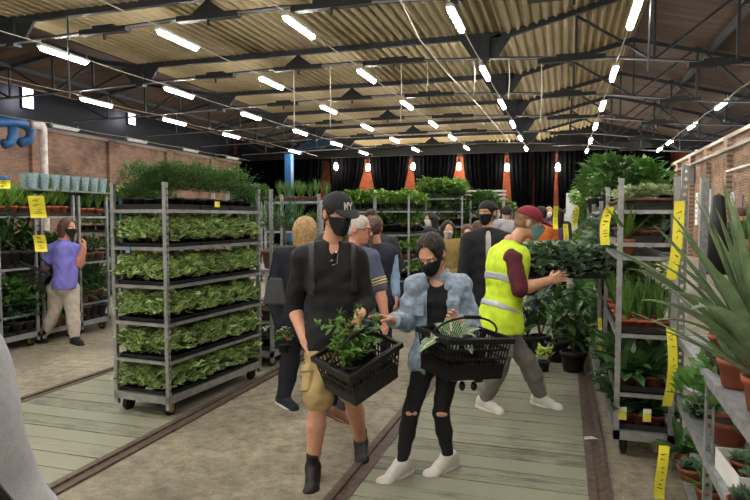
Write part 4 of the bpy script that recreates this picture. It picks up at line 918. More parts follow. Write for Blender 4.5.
class SDF:
    """smooth union of tapered capsules and ellipsoids, then cuts"""
    def __init__(s): s.p = []; s.c = []; s.wr = None
    def cap(s, a, b, ra, rb=None, ax=None, sq=1., k=.02): s.p.append(('c', np.array(a, float), np.array(b, float), ra, ra if rb is None else rb, None if ax is None else np.array(ax, float), sq, k)); return s
    def ell(s, c, r, R=None, k=.015): s.p.append(('e', np.array(c, float), np.array(r, float), np.eye(3) if R is None else np.array(R, float), k)); return s
    def cut(s, n, p): n = np.array(n, float); s.c.append((n/np.linalg.norm(n), np.array(p, float))); return s     # keeps the side the normal points away from
    def sub(s, c, r, R=None): s.c.append(('s', np.array(c, float), np.array(r, float), np.eye(3) if R is None else np.array(R, float))); return s
    def infl(s, d, sel=None):
        o = SDF(); 
        for i, q in enumerate(s.p):
            if sel is not None and i not in sel: continue
            o.p.append(('c', q[1], q[2], q[3]+d, q[4]+d, q[5], q[6], q[7]) if q[0] == 'c' else ('e', q[1], q[2]+d, q[3], q[4]))
        return o
    def bounds(s):
        lo = np.full(3, 1e9); hi = -lo
        for q in s.p:
            if q[0] == 'c': r = max(q[3], q[4])*1.05; a = np.minimum(q[1], q[2])-r; b = np.maximum(q[1], q[2])+r
            else: r = max(q[2]); a = q[1]-r; b = q[1]+r
            lo = np.minimum(lo, a); hi = np.maximum(hi, b)
        return lo, hi
    def subbox(s, c, hx, R): s.c.append(('b', np.array(c, float), np.array(hx, float), np.array(R, float))); return s
    @staticmethod
    def dist(q, X):
        if q[0] == 'c':
            a, b, ra, rb, ax, sq = q[1:7]; Pa = X-a; ba = b-a
            if ax is not None and sq != 1: Pa = Pa+(Pa @ ax)[..., None]*ax*(1/sq-1); ba = ba+(ba @ ax)*ax*(1/sq-1)
            t = np.clip((Pa @ ba)/(ba @ ba+1e-12), 0, 1); d = np.linalg.norm(Pa-t[..., None]*ba, axis=-1)-(ra+(rb-ra)*t)
            return d*(sq if ax is not None and sq < 1 else 1)
        L = (X-q[1]) @ q[3]; k0 = np.linalg.norm(L/q[2], axis=-1); k1 = np.linalg.norm(L/(q[2]**2), axis=-1); return k0*(k0-1)/(k1+1e-9)
    def field(s, ax, h):
        n = [len(a) for a in ax]; v = np.full(n, 1., np.float64)
        for q in s.p:
            k = q[-1]
            if q[0] == 'c': r = max(q[3], q[4])*1.02; a = np.minimum(q[1], q[2])-r; b = np.maximum(q[1], q[2])+r
            else: r = max(q[2]); a = q[1]-r; b = q[1]+r
            m = k+2.5*h+.012; sl = []
            for i in range(3): sl.append(slice(max(0, int((a[i]-m-ax[i][0])/h)), max(0, min(n[i], int((b[i]+m-ax[i][0])/h)+2))))
            if any(z.stop <= z.start for z in sl): continue
            X = np.stack(np.meshgrid(ax[0][sl[0]], ax[1][sl[1]], ax[2][sl[2]], indexing='ij'), -1)
            d = s.dist(q, X); u = v[tuple(sl)]; hh = np.clip(.5+.5*(u-d)/k, 0, 1); v[tuple(sl)] = u+(d-u)*hh-k*hh*(1-hh)
        G = None
        if s.c or s.wr:
            X = np.stack(np.meshgrid(*ax, indexing='ij'), -1)
            if s.wr:
                am, fr = s.wr; near = np.abs(v) < .06
                Z = X[near]; w = np.sin(fr*(Z[:, 2]*1.0+Z[:, 0]*.35)+2.2*np.sin(Z[:, 0]*fr*.6+Z[:, 1]*fr*.5))*.6+np.sin(fr*1.9*(Z[:, 2]*.6-Z[:, 0]*.8+Z[:, 1]*.4)+1.7*np.sin(Z[:, 2]*fr*.7))*.4
                v[near] += am*w
            for c in s.c:
                if isinstance(c[0], str) and c[0] == 'b':
                    Q = np.abs((X-c[1]) @ c[3])-c[2]; v = np.maximum(v, -(np.linalg.norm(np.maximum(Q, 0), axis=-1)+np.minimum(Q.max(-1), 0)-.012))
                elif isinstance(c[0], str): v = np.maximum(v, -s.dist(('e', c[1], c[2], c[3], 0), X))
                else: v = np.maximum(v, (X-c[1]) @ c[0])
        return v
    def mesh(s, h):
        lo, hi = s.bounds(); return surfnet(s.field, lo-2.5*h, hi+2.5*h, h)
def smesh(parts, name, m, parent, org):
    """join meshed fields into one smooth mesh object"""
    V = []; F = []; n = 0
    for r in parts:
        if r is None: continue
        V.append(r[0]-org); F.append(r[1]+n); n += len(r[0])
    if not V: return None
    V = np.concatenate(V); F = np.concatenate(F); me = bpy.data.meshes.new(name)
    me.vertices.add(len(V)); me.vertices.foreach_set('co', V.ravel()); me.loops.add(F.size); me.loops.foreach_set('vertex_index', F.astype(np.int32).ravel())
    me.polygons.add(len(F)); me.polygons.foreach_set('loop_start', np.arange(0, F.size, 4, dtype=np.int32)); me.materials.append(m)
    me.polygons.foreach_set('use_smooth', [True]*len(F)); me.update(calc_edges=True)
    o = bpy.data.objects.new(name, me); COL.objects.link(o); o.parent = parent; return o
def unit(v): v = np.array(v, float); return v/(np.linalg.norm(v)+1e-9)
CAMR = _R; CAMB = np.array([sin(YAW), -cos(YAW), 0.])      # right and towards-the-camera directions on the floor
def facing(yaw, pitch=0.): a = radians(yaw); f_ = CAMB*cos(a)+CAMR*sin(a); p = radians(pitch); return f_*cos(p)+np.array([0, 0, -sin(p)])
def hand(wr, d, nrm, right, sc=1., curl=.6, spread=.12, thumb=.7):
    """palm, four unequal bent fingers and a thumb leaving the side of the palm; d = towards the fingers, nrm = out of the palm"""
    d = unit(d); nrm = unit(nrm-d*(np.array(nrm) @ d)); side = np.cross(d, nrm)*(1 if right else -1); S = SDF()   # side = thumb side
    P = lambda a, b, c: wr+(d*a+side*b+nrm*c)*sc
    for b0, b1 in ((-.028, -.03), (-.01, -.01), (.01, .012), (.024, .03)): S.cap(P(.005, b0*.7, 0), P(.082 if abs(b1) < .02 else .076, b1, 0), .014*sc, .0125*sc, k=.012)
    for i, (b, L) in enumerate(((.032, .072), (.011, .080), (-.011, .075), (-.031, .058))):
        a0 = P(.082-abs(b)*.2, b, 0); dd = unit(d+side*spread*(b/.03)); ang = curl*.55; r = .0092*sc
        for k in range(3):
            ang_ = ang*(k+.6)*1.05; v = unit(dd*cos(ang_)+nrm*sin(ang_)); a1 = a0+v*L*sc*(.45, .31, .24)[k]
            S.cap(a0, a1, r, r*.9, k=.005); a0 = a1; r *= .92
    a0 = P(.022, .026, .006); v = unit(d*.75+side*.8*thumb+nrm*.35); a1 = a0+v*.042*sc; S.cap(a0, a1, .0135*sc, .011*sc, k=.012)
    v = unit(d*.95+side*.25+nrm*(.25+.5*curl)); a2 = a1+v*.032*sc; S.cap(a1, a2, .0108*sc, .0095*sc, k=.005)
    v = unit(d*.9-side*.1+nrm*(.3+.6*curl)); S.cap(a2, a2+v*.022*sc, .0095*sc, .0082*sc, k=.005); return S
SKINS = {'fair': (214, 160, 134), 'tan': (190, 132, 100), 'brown': (120, 78, 58), 'pink': (206, 142, 120)}
def skinmat(k): return mat('skin_'+k, SKINS[k], .5, 0, .08, 25, spec=.4)
def cloth(name, c, rough=.85, **kw): return mat('cloth_'+name, c, rough, 0, kw.pop('var', .12), kw.pop('ns', 14), kw.pop('bump', .25), kw.pop('bs', 220), **kw)
def person(J, label, st, Z):
    """J: joints as (u, v, depth offset); a = the side seen on the left of the photograph, b = the right side"""
    Pt = {k: D(q[0], q[1], Z+(q[2] if len(q) > 2 else 0)) for k, q in J.items()}
    for s_ in 'ab':      # stand the feet on the floor
        if st.get('stand', 'ab').find(s_) >= 0:
            u_, v_ = J['an'+s_][:2]; zz_ = (.088-CAMH)/ray(u_, v_)[2]; old = Pt['an'+s_].copy()
            if abs(zz_-Z-(J['an'+s_][2] if len(J['an'+s_]) > 2 else 0)) < .35: Pt['an'+s_] = D(u_, v_, zz_)
            if 'to'+s_ in Pt: Pt['to'+s_] = Gz(J['to'+s_][0], J['to'+s_][1], .05)
    g = st.get('g', 1.); h = st.get('h', .011); sk = skinmat(st.get('skin', 'fair')); hs = st.get('head', 1.)
    foot = (Pt['ana']+Pt['anb'])/2; org = np.array([foot[0], foot[1], 0.])
    r = empty('person', org, 0, label, 'person', st.get('group'))
    F = facing(*st['look']); up = unit(np.array([0, 0, 1.])-F*F[2]+st.get('roll', 0)*np.cross(F, [0, 0, 1])); Rt = np.cross(F, up); HR = np.stack([Rt, F, up], 1)
    lat = unit(Pt['shb']-Pt['sha']); hipl = unit(Pt['hib']-Pt['hia']); bf = unit(facing(st['body'])); bf = unit(bf-lat*(bf @ lat)*0)
    latb = unit(np.cross(bf, [0, 0, 1.])); aright = ((Pt['shb']-Pt['sha']) @ latb) < 0        # is side a the person's right?  (b-a points to the person's left)
    if st.get('prof'): aright = st['prof'] == 'a'
    nk = Pt['nk']; pel = (Pt['hia']+Pt['hib'])/2; hd = Pt['hd']
    spine = unit(nk-pel); L = np.linalg.norm(nk-pel); wst = pel+spine*L*.36+bf*.01; ch = pel+spine*L*.70+bf*.005
    sw = st.get('sw', .165)*g; dep = st.get('dep', .62)
    # ---- torso
    T = SDF(); wl = latb
    def blob(c, hw, r0, k=.05): T.cap(c-wl*hw, c+wl*hw, r0, r0, k=k)
    belly = st.get('belly', 0.)
    k_ = .03
    blob(pel+np.array([0, 0, .01]), .064*g, .092*g, k_); blob(wst+bf*belly*.5, .050*g+belly*.4, .084*g+belly, k_); blob(pel+spine*L*.18+bf*belly*.4, .058*g+belly*.4, .088*g+belly, k_); blob(pel+spine*L*.53+bf*.008, .062*g+belly*.3, .088*g+belly*.6, k_); blob(ch, .075*g, .092*g, k_); blob(ch+spine*L*.12, .085*g, .078*g, k_)
    if st.get('bust'): 
        for s_ in (-1, 1): T.ell(ch+wl*s_*.06*g+bf*.062*g-spine*.01, (.046*g,)*3, k=.03)
    for s_ in 'ab': T.cap(nk-spine*.04, Pt['sh'+s_], .046*g, .052*g, k=.03)
    T.cap(nk-spine*.06, nk+spine*.02, .052*g, .048*g, k=.02); nT = len(T.p)
    # ---- legs and arms
    Lg = SDF(); Am = {}; tp = st.get('leg', 1.)*g
    for s_ in 'ab':
        hi, kn, an = Pt['hi'+s_], Pt['kn'+s_], Pt['an'+s_]
        Lg.cap(hi, kn, .088*tp, .056*tp, k=.03); q = kn+(an-kn)*.35; Lg.cap(kn, q, .052*tp, .055*tp, k=.02); Lg.cap(q, an, .055*tp, .036*tp, k=.02); Lg.ell(hi-bf*.03, (.080*tp,)*3, k=.04)
        A = SDF(); sh, el, wr = Pt['sh'+s_], Pt['el'+s_], Pt['wr'+s_]; ar = st.get('arm', 1.)*g
        A.cap(sh, el, .052*ar, .041*ar, k=.02); A.cap(el, el+(wr-el)*.3, .040*ar, .041*ar, k=.015); A.cap(el+(wr-el)*.3, wr, .041*ar, .026*ar, k=.015); Am[s_] = A
    # ---- head
    Hd = SDF(); q = lambda a, b, c: hd+HR @ (np.array([a, b, c])*hs)
    Hd.ell(q(0, -.012, .030), np.array([.077, .097, .088])*hs, HR, .02); Hd.ell(q(0, .020, -.035), np.array([.058, .070, .075])*hs, HR, .03)
    Hd.ell(q(0, .060, -.088), np.array([.030, .026, .022])*hs, HR, .025); Hd.cap(q(0, .088, .012), q(0, .108, -.020), .008*hs, .013*hs, k=.014)
    Hd.ell(q(0, .082, -.058), np.array([.026, .014, .009])*hs, HR, .008); Hd.ell(q(0, .078, .030), np.array([.045, .014, .010])*hs, HR, .012)
    for s_ in (-1, 1): Hd.ell(q(s_*.077, -.012, -.005), np.array([.010, .022, .034])*hs, HR, .006)
    Hd.cap(nk-spine*.03, q(0, -.022, -.06), .056*g, .050*hs, k=.03)
    for s_ in (-1, 1): Hd.sub(q(s_*.031, .098, .008), np.array([.016, .016, .010])*hs, HR)
    # ---- body mesh (one continuous skin)
    B = SDF(); B.p = T.p+Lg.p+Am['a'].p+Am['b'].p
    parts = [B.mesh(max(h, .011)), Hd.mesh(st.get('hh', h))]
    for s_ in 'ab':
        wr = Pt['wr'+s_]; hdj = 'hn'+s_; dirv = Pt[hdj]-wr if hdj in Pt else wr-Pt['el'+s_]
        rt = aright if s_ == 'a' else not aright
        pn = st.get('palm'+s_); pn = (CAMR*pn[0]+CAMB*pn[1]+np.array([0, 0, pn[2]])) if pn else (latb*(1 if rt else -1)*-1)
        H = hand(wr, dirv, pn, rt, st.get('hand', 1.)*(.92 if st.get('bust') else 1.), st.get('curl'+s_, .7), thumb=st.get('thumb', .8)); H.cap(Pt['el'+s_]*.15+wr*.85, wr+unit(dirv)*.02, .029*g, .024, k=.012)
        parts.append(H.mesh(.0045 if h < .01 else .008))
    fd = {}
    for s_ in 'ab':
        an = Pt['an'+s_]; to = Pt.get('to'+s_); fd[s_] = unit(to-an) if to is not None else unit(bf+[0, 0, -.15])
    body = smesh(parts, 'body', sk, r, org)
    # ---- eyes, brows
    if st.get('eyes', True) and st.get('hh', h) < .009:
        for s_ in (-1, 1):
            b = MB(); b.lathe([(0, -.0105), (.006, -.009), (.0105, 0), (.006, .009), (0, .0105)], q(s_*.031, .077, .008)-org, 10); e = b.build('eye', mat('eye_white', (225, 218, 210), .3), r, True)
            b = MB(); c = q(s_*.031, .077, .008)+F*.0085-org; b.lathe([(0, -.004), (.0045, 0), (0, .004)], c, 8); b.build('iris', mat('iris_dark', (42, 30, 24), .2), e, True)
            bb = SDF().cap(q(s_*.018, .094, .026), q(s_*.046, .082, .028), .0035, .0025); smesh([bb.mesh(.0028)], 'eyebrow', mat('brow', st.get('haircol', (60, 44, 34)), .9), r, org)
        if not st.get('mask'): smesh([SDF().ell(q(0, .093, -.058), np.array([.022, .006, .007])*hs, HR).mesh(.003)], 'lips', mat('lips', (176, 96, 88), .5), r, org)
    # ---- clothes
    def torso_cloth(name, m, d, top=None, hem=None, sleeve=(1, 1), open_=None, extra=None, wr=(.003, 42), neck=.0, part='shirt', long=0., hh=None, sleeve_d=None, sub=None, vest=False, hips=True):
        S = T.infl(d); S.p = S.p[:nT-1]
        if long: S.cap(pel-wl*.07*g-[0, 0, long*.35], pel+wl*.07*g-[0, 0, long*.35], .105*g+d, k=.06); S.cap(pel-wl*.06*g-[0, 0, long], pel+wl*.06*g-[0, 0, long], .108*g+d, k=.06)
        zz = np.array([0, 0, 1.])
        if hips: S.cap(pel-wl*.07*g+zz*.04, pel+wl*.07*g+zz*.04, .098*g+d+belly*.6, k=.03); S.cap(pel-wl*.075*g-zz*.03, pel+wl*.075*g-zz*.03, .102*g+d, k=.03); S.cap(pel-wl*.075*g-zz*.09, pel+wl*.075*g-zz*.09, .106*g+d, k=.03) if st.get('hem', -.06) < -.03 else None
        if vest: S.p = [p_ for i_, p_ in enumerate(S.p) if not (p_[0] == 'c' and any(np.allclose(p_[2], Pt['sh'+c_]) for c_ in 'ab'))]; [S.cap(nk-spine*.03, nk*.35+Pt['sh'+c_]*.65, .046*g+d*.8, .046*g+d*.8, k=.02) for c_ in 'ab']
        for s_, fr in zip('ab', sleeve):
            sd = sleeve_d or d
            A = Am[s_]; sh, el, wrr = Pt['sh'+s_], Pt['el'+s_], Pt['wr'+s_]
            if fr <= .02: continue
            if fr <= 1: e = sh+(el-sh)*fr; S.cap(sh, e, .056*g+sd, .050*g+sd, k=.02)
            else: e = el+(wrr-el)*(fr-1); S.cap(sh, el, .056*g+sd, .046*g+sd, k=.02); S.cap(el, e, .046*g+sd, (.040-.008*(fr-1))*g+sd, k=.012)
        if extra: extra(S)
        S.wr = wr
        S.cut([0, 0, -1], pel+np.array([0, 0, st.get('hem', -.06)-long]))
        for c in (sub or []): S.subbox(*c[1:]) if isinstance(c[0], str) else S.sub(*c)
        S.cut(unit(spine+bf*-.15), nk+spine*(.012+neck))
        for s_, fr in zip('ab', sleeve):
            pass
        return smesh([S.mesh(hh or max(h, .009))], name, m, r, org)
    def sleeve_cut(*a): pass
    def legs_cloth(name, m, d, to=1.9, d2=None, wr=(.004, 38), hh=None, loose=0., belt=.02):
        S = SDF(); dp = min(d, .008); S.cap(pel-wl*.06*g, pel+wl*.06*g, .094*g+dp, k=.03); S.cap(pel+spine*L*.12-wl*.05*g, pel+spine*L*.12+wl*.05*g, .088*g+dp*.5+belly, k=.03)
        for s_ in 'ab':
            hi, kn, an = Pt['hi'+s_], Pt['kn'+s_], Pt['an'+s_]; d2_ = d if d2 is None else d2
            if to <= 1: S.cap(hi, hi+(kn-hi)*to, .086*tp+min(d, .012), .066*tp+d2_, k=.03)
            else:
                S.cap(hi, kn, .086*tp+min(d, .012), .057*tp+d2_, k=.03); e = kn+(an-kn)*(to-1); q1 = kn+(an-kn)*.4
                S.cap(kn, q1, .056*tp+d2_, .057*tp+d2_, k=.02); S.cap(q1, e, .056*tp+d2_, .040*tp+d2_, k=.02)
            S.ell(hi-bf*.03, (.080*tp+dp,)*3, k=.04)
        S.wr = wr; S.cut([0, 0, 1], pel+np.array([0, 0, .06])+spine*0)
        return smesh([S.mesh(hh or max(h, .009))], name, m, r, org)
    def shoes(m, sole=None, high=0., lw=1.):
        for s_ in 'ab':
            an = Pt['an'+s_]; f_ = fd[s_]; ss = st.get('shoe', 1.); fh = unit([f_[0], f_[1], f_[2]*.8]); up_ = unit(np.array([0, 0, 1.])-fh*fh[2]); sd = np.cross(fh, up_)
            S = SDF(); hgt = .078; heel = an-up_*hgt*.5-fh*.035
            S.cap(heel, heel+fh*.03+up_*.03, .040, .042, k=.02); S.cap(heel-up_*.008, heel+fh*.18*ss-up_*.018, .038*lw, .037*lw, k=.03); S.cap(heel+fh*.16*ss-up_*.014-sd*.014, heel+fh*.19*ss-up_*.016+sd*.014, .036*lw, .034*lw, k=.02); S.cap(heel+fh*.02+up_*.045, heel+fh*.11*ss+up_*.008, .037, .032, k=.03)
            S.cap(heel+up_*.02, an-up_*.01+fh*.012, .040, .043, k=.02); S.cap(an-up_*.02, heel+fh*.13+up_*.0, .042, .032, k=.02)
            if high: S.cap(an-up_*.01, an+up_*high, .040, .040, k=.015)
            S.cut(-up_, heel-up_*.036); S.cut(up_, an+up_*(.018+high))
            o = smesh([S.mesh(.006 if h < .0115 else .011)], 'shoe', m, r, org)
            S = SDF(); S.cap(heel-up_*.036, heel+fh*.20*ss-up_*.036, .046*lw, .045*lw, k=.02); S.cut(up_, heel-up_*.022); S.cut(-up_, heel-up_*.046)
            smesh([S.mesh(.006 if h < .0115 else .011)], 'sole', sole or m, o, org) if o else None
            if o and sole and h < .0115:
                b = MB()
                for k in range(4): c = heel+fh*(.075+.022*k)*ss+up_*(.053-.012*k)-org; b.tube([c-sd*.02+fh*.01, c+sd*.02-fh*.01], .003, 5)
                b.build('laces', sole, o)
    def hair(kind, m, d=.014):
        S = SDF(); hh_ = st.get('hh', h)
        S.ell(q(0, -.014, .036), np.array([.077+d, .097+d, .086+d])*hs, HR, .02); S.ell(q(0, -.04, -.02), np.array([.07+d*.6, .06+d, .07])*hs, HR, .02)
        if kind in ('long', 'bob'):
            Ld = {'long': .24, 'bob': .10}[kind]
            for s_ in (-1, 1): S.cap(q(s_*.072, -.01, .02), q(s_*.078, -.005, -Ld), .026, .022, k=.03)
            S.cap(q(0, -.07, 0), q(0, -.075, -Ld), .055, .045, k=.04); S.cap(q(-.045, -.06, 0), q(-.05, -.06, -Ld), .045, .04, k=.04); S.cap(q(.045, -.06, 0), q(.05, -.06, -Ld), .045, .04, k=.04)
        if kind == 'pony': S.cap(q(0, -.1, .03), q(0, -.14, .0), .026, .03, k=.02); S.cap(q(0, -.14, 0), q(0, -.15, -.24), .032, .016, k=.02)
        if kind == 'tied': S.cap(q(0, -.09, -.03), q(0, -.13, -.05), .03, .03, k=.02)
        S.wr = (.003, 120)
        if kind in ('tied', 'long', 'bob'): S.sub(q(0, .098, .002), np.array([.060, .085, .105])*hs, HR)
        S.sub(q(0, .092, -.018), np.array([.066, .092, .098])*hs, HR)
        if kind == 'short': S.cut(-up-F*.0, q(0, 0, -.045))
        return smesh([S.mesh(hh_)], 'hair', m, r, org)
    def maskf(m, d=.006, strap=True, mm=None):
        S = SDF(); S.p = [q_ for q_ in Hd.infl(d).p[:5]]; S.cap(q(0, .10, -.015), q(0, .082, -.075), .018*hs, .022*hs, k=.03)
        S.cut(up*1-F*.10, q(0, .09, .0)); S.cut(-F+up*-.35, q(0, .018, -.03)); S.cut(-up, q(0, 0, -.118))
        o = smesh([S.mesh(st.get('hh', h))], 'face_mask', m, r, org)
        if strap and o and st.get('hh', h) < .009:
            for s_ in (-1, 1):
                b = MB()
                for z0, z1 in ((-.012, .022), (-.07, -.028)): b.tube([q(s_*.066, .045, z0)-org, q(s_*.080, .015, (z0+z1)/2)-org, q(s_*.084, -.012, z1)-org], .0018, 5)
                b.build('ear_loop', m, o)
        return o
    def capf(m, back=False, logo=None, tilt=0.):
        S = SDF(); s0 = -1 if back else 1
        S.ell(q(0, -.012, .034), np.array([.090, .108, .094])*hs, HR, .015)
        S.cut(-up+F*.12*s0*-1, q(0, 0, .040)); o = smesh([S.mesh(min(.006, st.get('hh', h)))], 'cap', m, r, org)
        S = SDF(); R2 = HR @ np.array([[1, 0, 0], [0, cos(.22), sin(.22)*s0], [0, -sin(.22)*s0, cos(.22)]]); 
        S.ell(q(0, .098*s0, .034), np.array([.074, .080, .012])*hs, R2, .01); S.cut(F*-s0, q(0, .080*s0, 0))
        smesh([S.mesh(min(.005, st.get('hh', h)))], 'brim', m, o, org)
        b = MB(); b.lathe([(.008, 0), (.007, .006), (0, .008)], (0, 0, 0), 8, HR); b.v[-1] = b.v[-1]+(q(0, -.012, .126)-org); b.build('button', m, o)
        return o
    def slab_(name, m, parent, d, cuts, src=None, hh=.007):
        """band, strap or pocket: the body surface puffed by d between cutting planes"""
        S = (src or T).infl(d); 
        if src is None: S.p = S.p[:nT-1]
        for n_, p_ in cuts: S.cut(n_, p_)
        return smesh([S.mesh(hh)], name, m, parent, org)
    return dict(slab=slab_, Lg=Lg, r=r, org=org, P=Pt, q=q, HR=HR, F=F, up=up, bf=bf, wl=wl, pel=pel, nk=nk, spine=spine, T=T, Am=Am, L=L, hs=hs, top=torso_cloth, legs=legs_cloth, shoes=shoes, hair=hair, mask=maskf, cap=capf, ch=ch, wst=wst, fd=fd, Hd=Hd)
M_tee = cloth('black_tee', (24, 24, 27)); M_khaki = cloth('khaki', (180, 154, 106)); M_blk = cloth('black_plain', (20, 20, 23)); M_maskb = mat('mask_black', (20, 20, 23), .8)
M_denim = cloth('light_denim', (150, 168, 188), var=.28, ns=26); M_jean = cloth('black_jean', (26, 27, 31), bump=.3); M_hv = cloth('hi_vis', (212, 240, 48), .7); M_refl = mat('reflective', (186, 192, 196), .35, .3)
M_maroon = cloth('maroon', (92, 34, 44)); M_gtrous = cloth('grey_trouser', (132, 128, 126)); M_wshoe = mat('white_leather', (228, 224, 218), .5, 0, .06); M_navy = cloth('navy', (36, 40, 54)); M_wsole = mat('sole_white', (236, 234, 228), .6)
M_hdark = mat('hair_dark', (36, 25, 20), .7, 0, .35, 40, .4, 180); M_hblond = mat('hair_blond', (176, 142, 98), .6, 0, .3, 40, .4, 180); M_hgrey = mat('hair_grey', (190, 184, 176), .7, 0, .2, 60, .4, 160); M_hbrown = mat('hair_brown', (84, 58, 44), .6, 0, .3, 40, .4, 180)
# ---- 1. man in the black cap
K = person(dict(hd=(338, 214, -.03), nk=(331, 241, .02), sha=(303, 257, 0), shb=(356, 258, .02), ela=(294, 306, .08), wra=(304, 340, -.04), hna=(312, 350, -.06), elb=(366, 303, .04), wrb=(358, 317, -.20), hnb=(357, 330, -.24),
    hia=(322, 336, .02), hib=(348, 336, .02), kna=(318, 402, -.10), ana=(313, 466, .0), toa=(311, 482, -.18), knb=(352, 394, -.02), anb=(361, 441, .32), tob=(362, 458, .14)),
    'person in black cap, black face mask, black shirt and khaki shorts carrying a crate', dict(look=(32, 14), body=10, h=.0095, hh=.0055, skin='fair', head=1.07, shoe=1.1, g=1.04, sw=.17, palma=(0, -.2, -.4), palmb=(-.9, .2, -.3), curla=.5, curlb=1.5, hem=-.075), 3.75)
K['top']('shirt', M_tee, .012, sleeve=(1.08, 1.55), wr=(.006, 30), neck=.005, sub=[(K['nk']+K['bf']*.10-K['spine']*.01, np.array([.038, .07, .07]), np.eye(3))])
K['legs']('shorts', M_khaki, .018, .93, .026, wr=(.007, 34))
for s_, sg in (('a', -1), ('b', 1)):
    hi, kn = K['P']['hi'+s_], K['P']['kn'+s_]; ax_ = unit(kn-hi); L_ = np.linalg.norm(kn-hi); S = SDF(); S.cap(hi, kn, .098, .112); out = unit(CAMR*sg+CAMB*.35); c_ = (hi+kn)/2
    S.cut(ax_, hi+ax_*L_*.86); S.cut(-ax_, hi+ax_*L_*.46); S.cut(-out, c_+out*.045); t_ = unit(np.cross(ax_, out)); S.cut(t_, c_+t_*.07); S.cut(-t_, c_-t_*.07); pk_ = smesh([S.mesh(.007)], 'cargo_pocket', M_khaki, K['r'], K['org'])
    S = SDF(); S.cap(hi, kn, .108, .120); S.cut(ax_, hi+ax_*L_*.58); S.cut(-ax_, hi+ax_*L_*.46); S.cut(-out, c_+out*.045); S.cut(t_, c_+t_*.075); S.cut(-t_, c_-t_*.075); smesh([S.mesh(.007)], 'pocket_flap', M_khaki, pk_, K['org'])
K['shoes'](mat('black_shoe', (24, 24, 26), .6), mat('shoe_gum', (70, 44, 34), .7), .075)
K['hair']('short', M_hdark, .006)
K['mask'](M_maskb)
cp = K['cap'](cloth('cap_black', (26, 26, 29)))
def bars(K, segs, c, ex, ey, en, s, w, name, m, parent):
    b = MB()
    for (x0, y0, x1, y1) in segs: b.bar(c+ex*x0*s+ey*y0*s, c+ex*x1*s+ey*y1*s, w, .004, up=en)
    return b.build(name, m, parent)
ang = radians(-12)
en = unit(K['HR'] @ np.array([sin(ang), cos(ang)*1, .28])); ex = unit(np.cross(K['up'], en))*-1; ex = unit(np.cross(en, K['up'])); ex = ex if ex @ CAMR > 0 else -ex; ey = unit(np.cross(ex, en)); ey = ey if ey[2] > 0 else -ey
cc_ = K['q'](0, 0, 0)+K['HR'] @ np.array([-.012, .094, .066])*1-K['org']
bars(K, [(-.62, -.4, -.62, .6), (-.62, .6, -.1, -.4), (-.1, -.4, -.1, .6), (.06, .6, .36, .05), (.68, .6, .36, .05), (.36, .05, .36, -.45)], cc_, ex, ey, en, .045, .006, 'cap_emblem', mat('thread_white', (232, 232, 230), .8), cp)
# backpack with straps
O = K['org']; bp = empty('backpack', O, 0, 'black backpack worn by the black-capped man, straps over his shoulders', 'backpack')
for s_ in (-1, 1):
    c_ = K['nk']+K['wl']*s_*.128; K['slab']('strap', mat('strap_black', (40, 40, 45), .5), bp, .021, [(K['wl'], c_+K['wl']*.018), (-K['wl'], c_-K['wl']*.018), (-K['spine'], K['pel']+K['spine']*K['L']*.45)])
S = SDF(); c = K['ch']-K['bf']*.21; S.cap(c-[0, 0, .16], c+[0, 0, .12], .13, .11, K['bf'], .6, k=.03); S.wr = (.004, 30); smesh([S.mesh(.012)], 'bag_body', mat('pack_black', (28, 28, 31), .7), bp, O)
# sunglasses at the collar
sg = empty('sunglasses', K['nk']+K['bf']*.135-K['spine']*.10, 0, 'dark sunglasses hooked on the collar of the black shirt', 'sunglasses')
for x in (-.022, .022): MB().lathe([(0, -.002), (.017, 0), (.017, .003), (0, .005)], CAMR*x*.3+np.array([0, 0, x]), 12, np.stack([CAMR, [0, 0, 1], -CAMB], 1)).build('lens', mat('lens_dark', (16, 16, 18), .08), sg, True)
b = MB(); b.tube([CAMR*-.012+[0, 0, -.042], CAMR*.02+[0, 0, -.03], CAMR*.022+[0, 0, .03], CAMR*.0+[0, 0, .046]], .0022, 5); b.build('frame', mat('frame_silver', (206, 206, 210), .25, .8), sg)
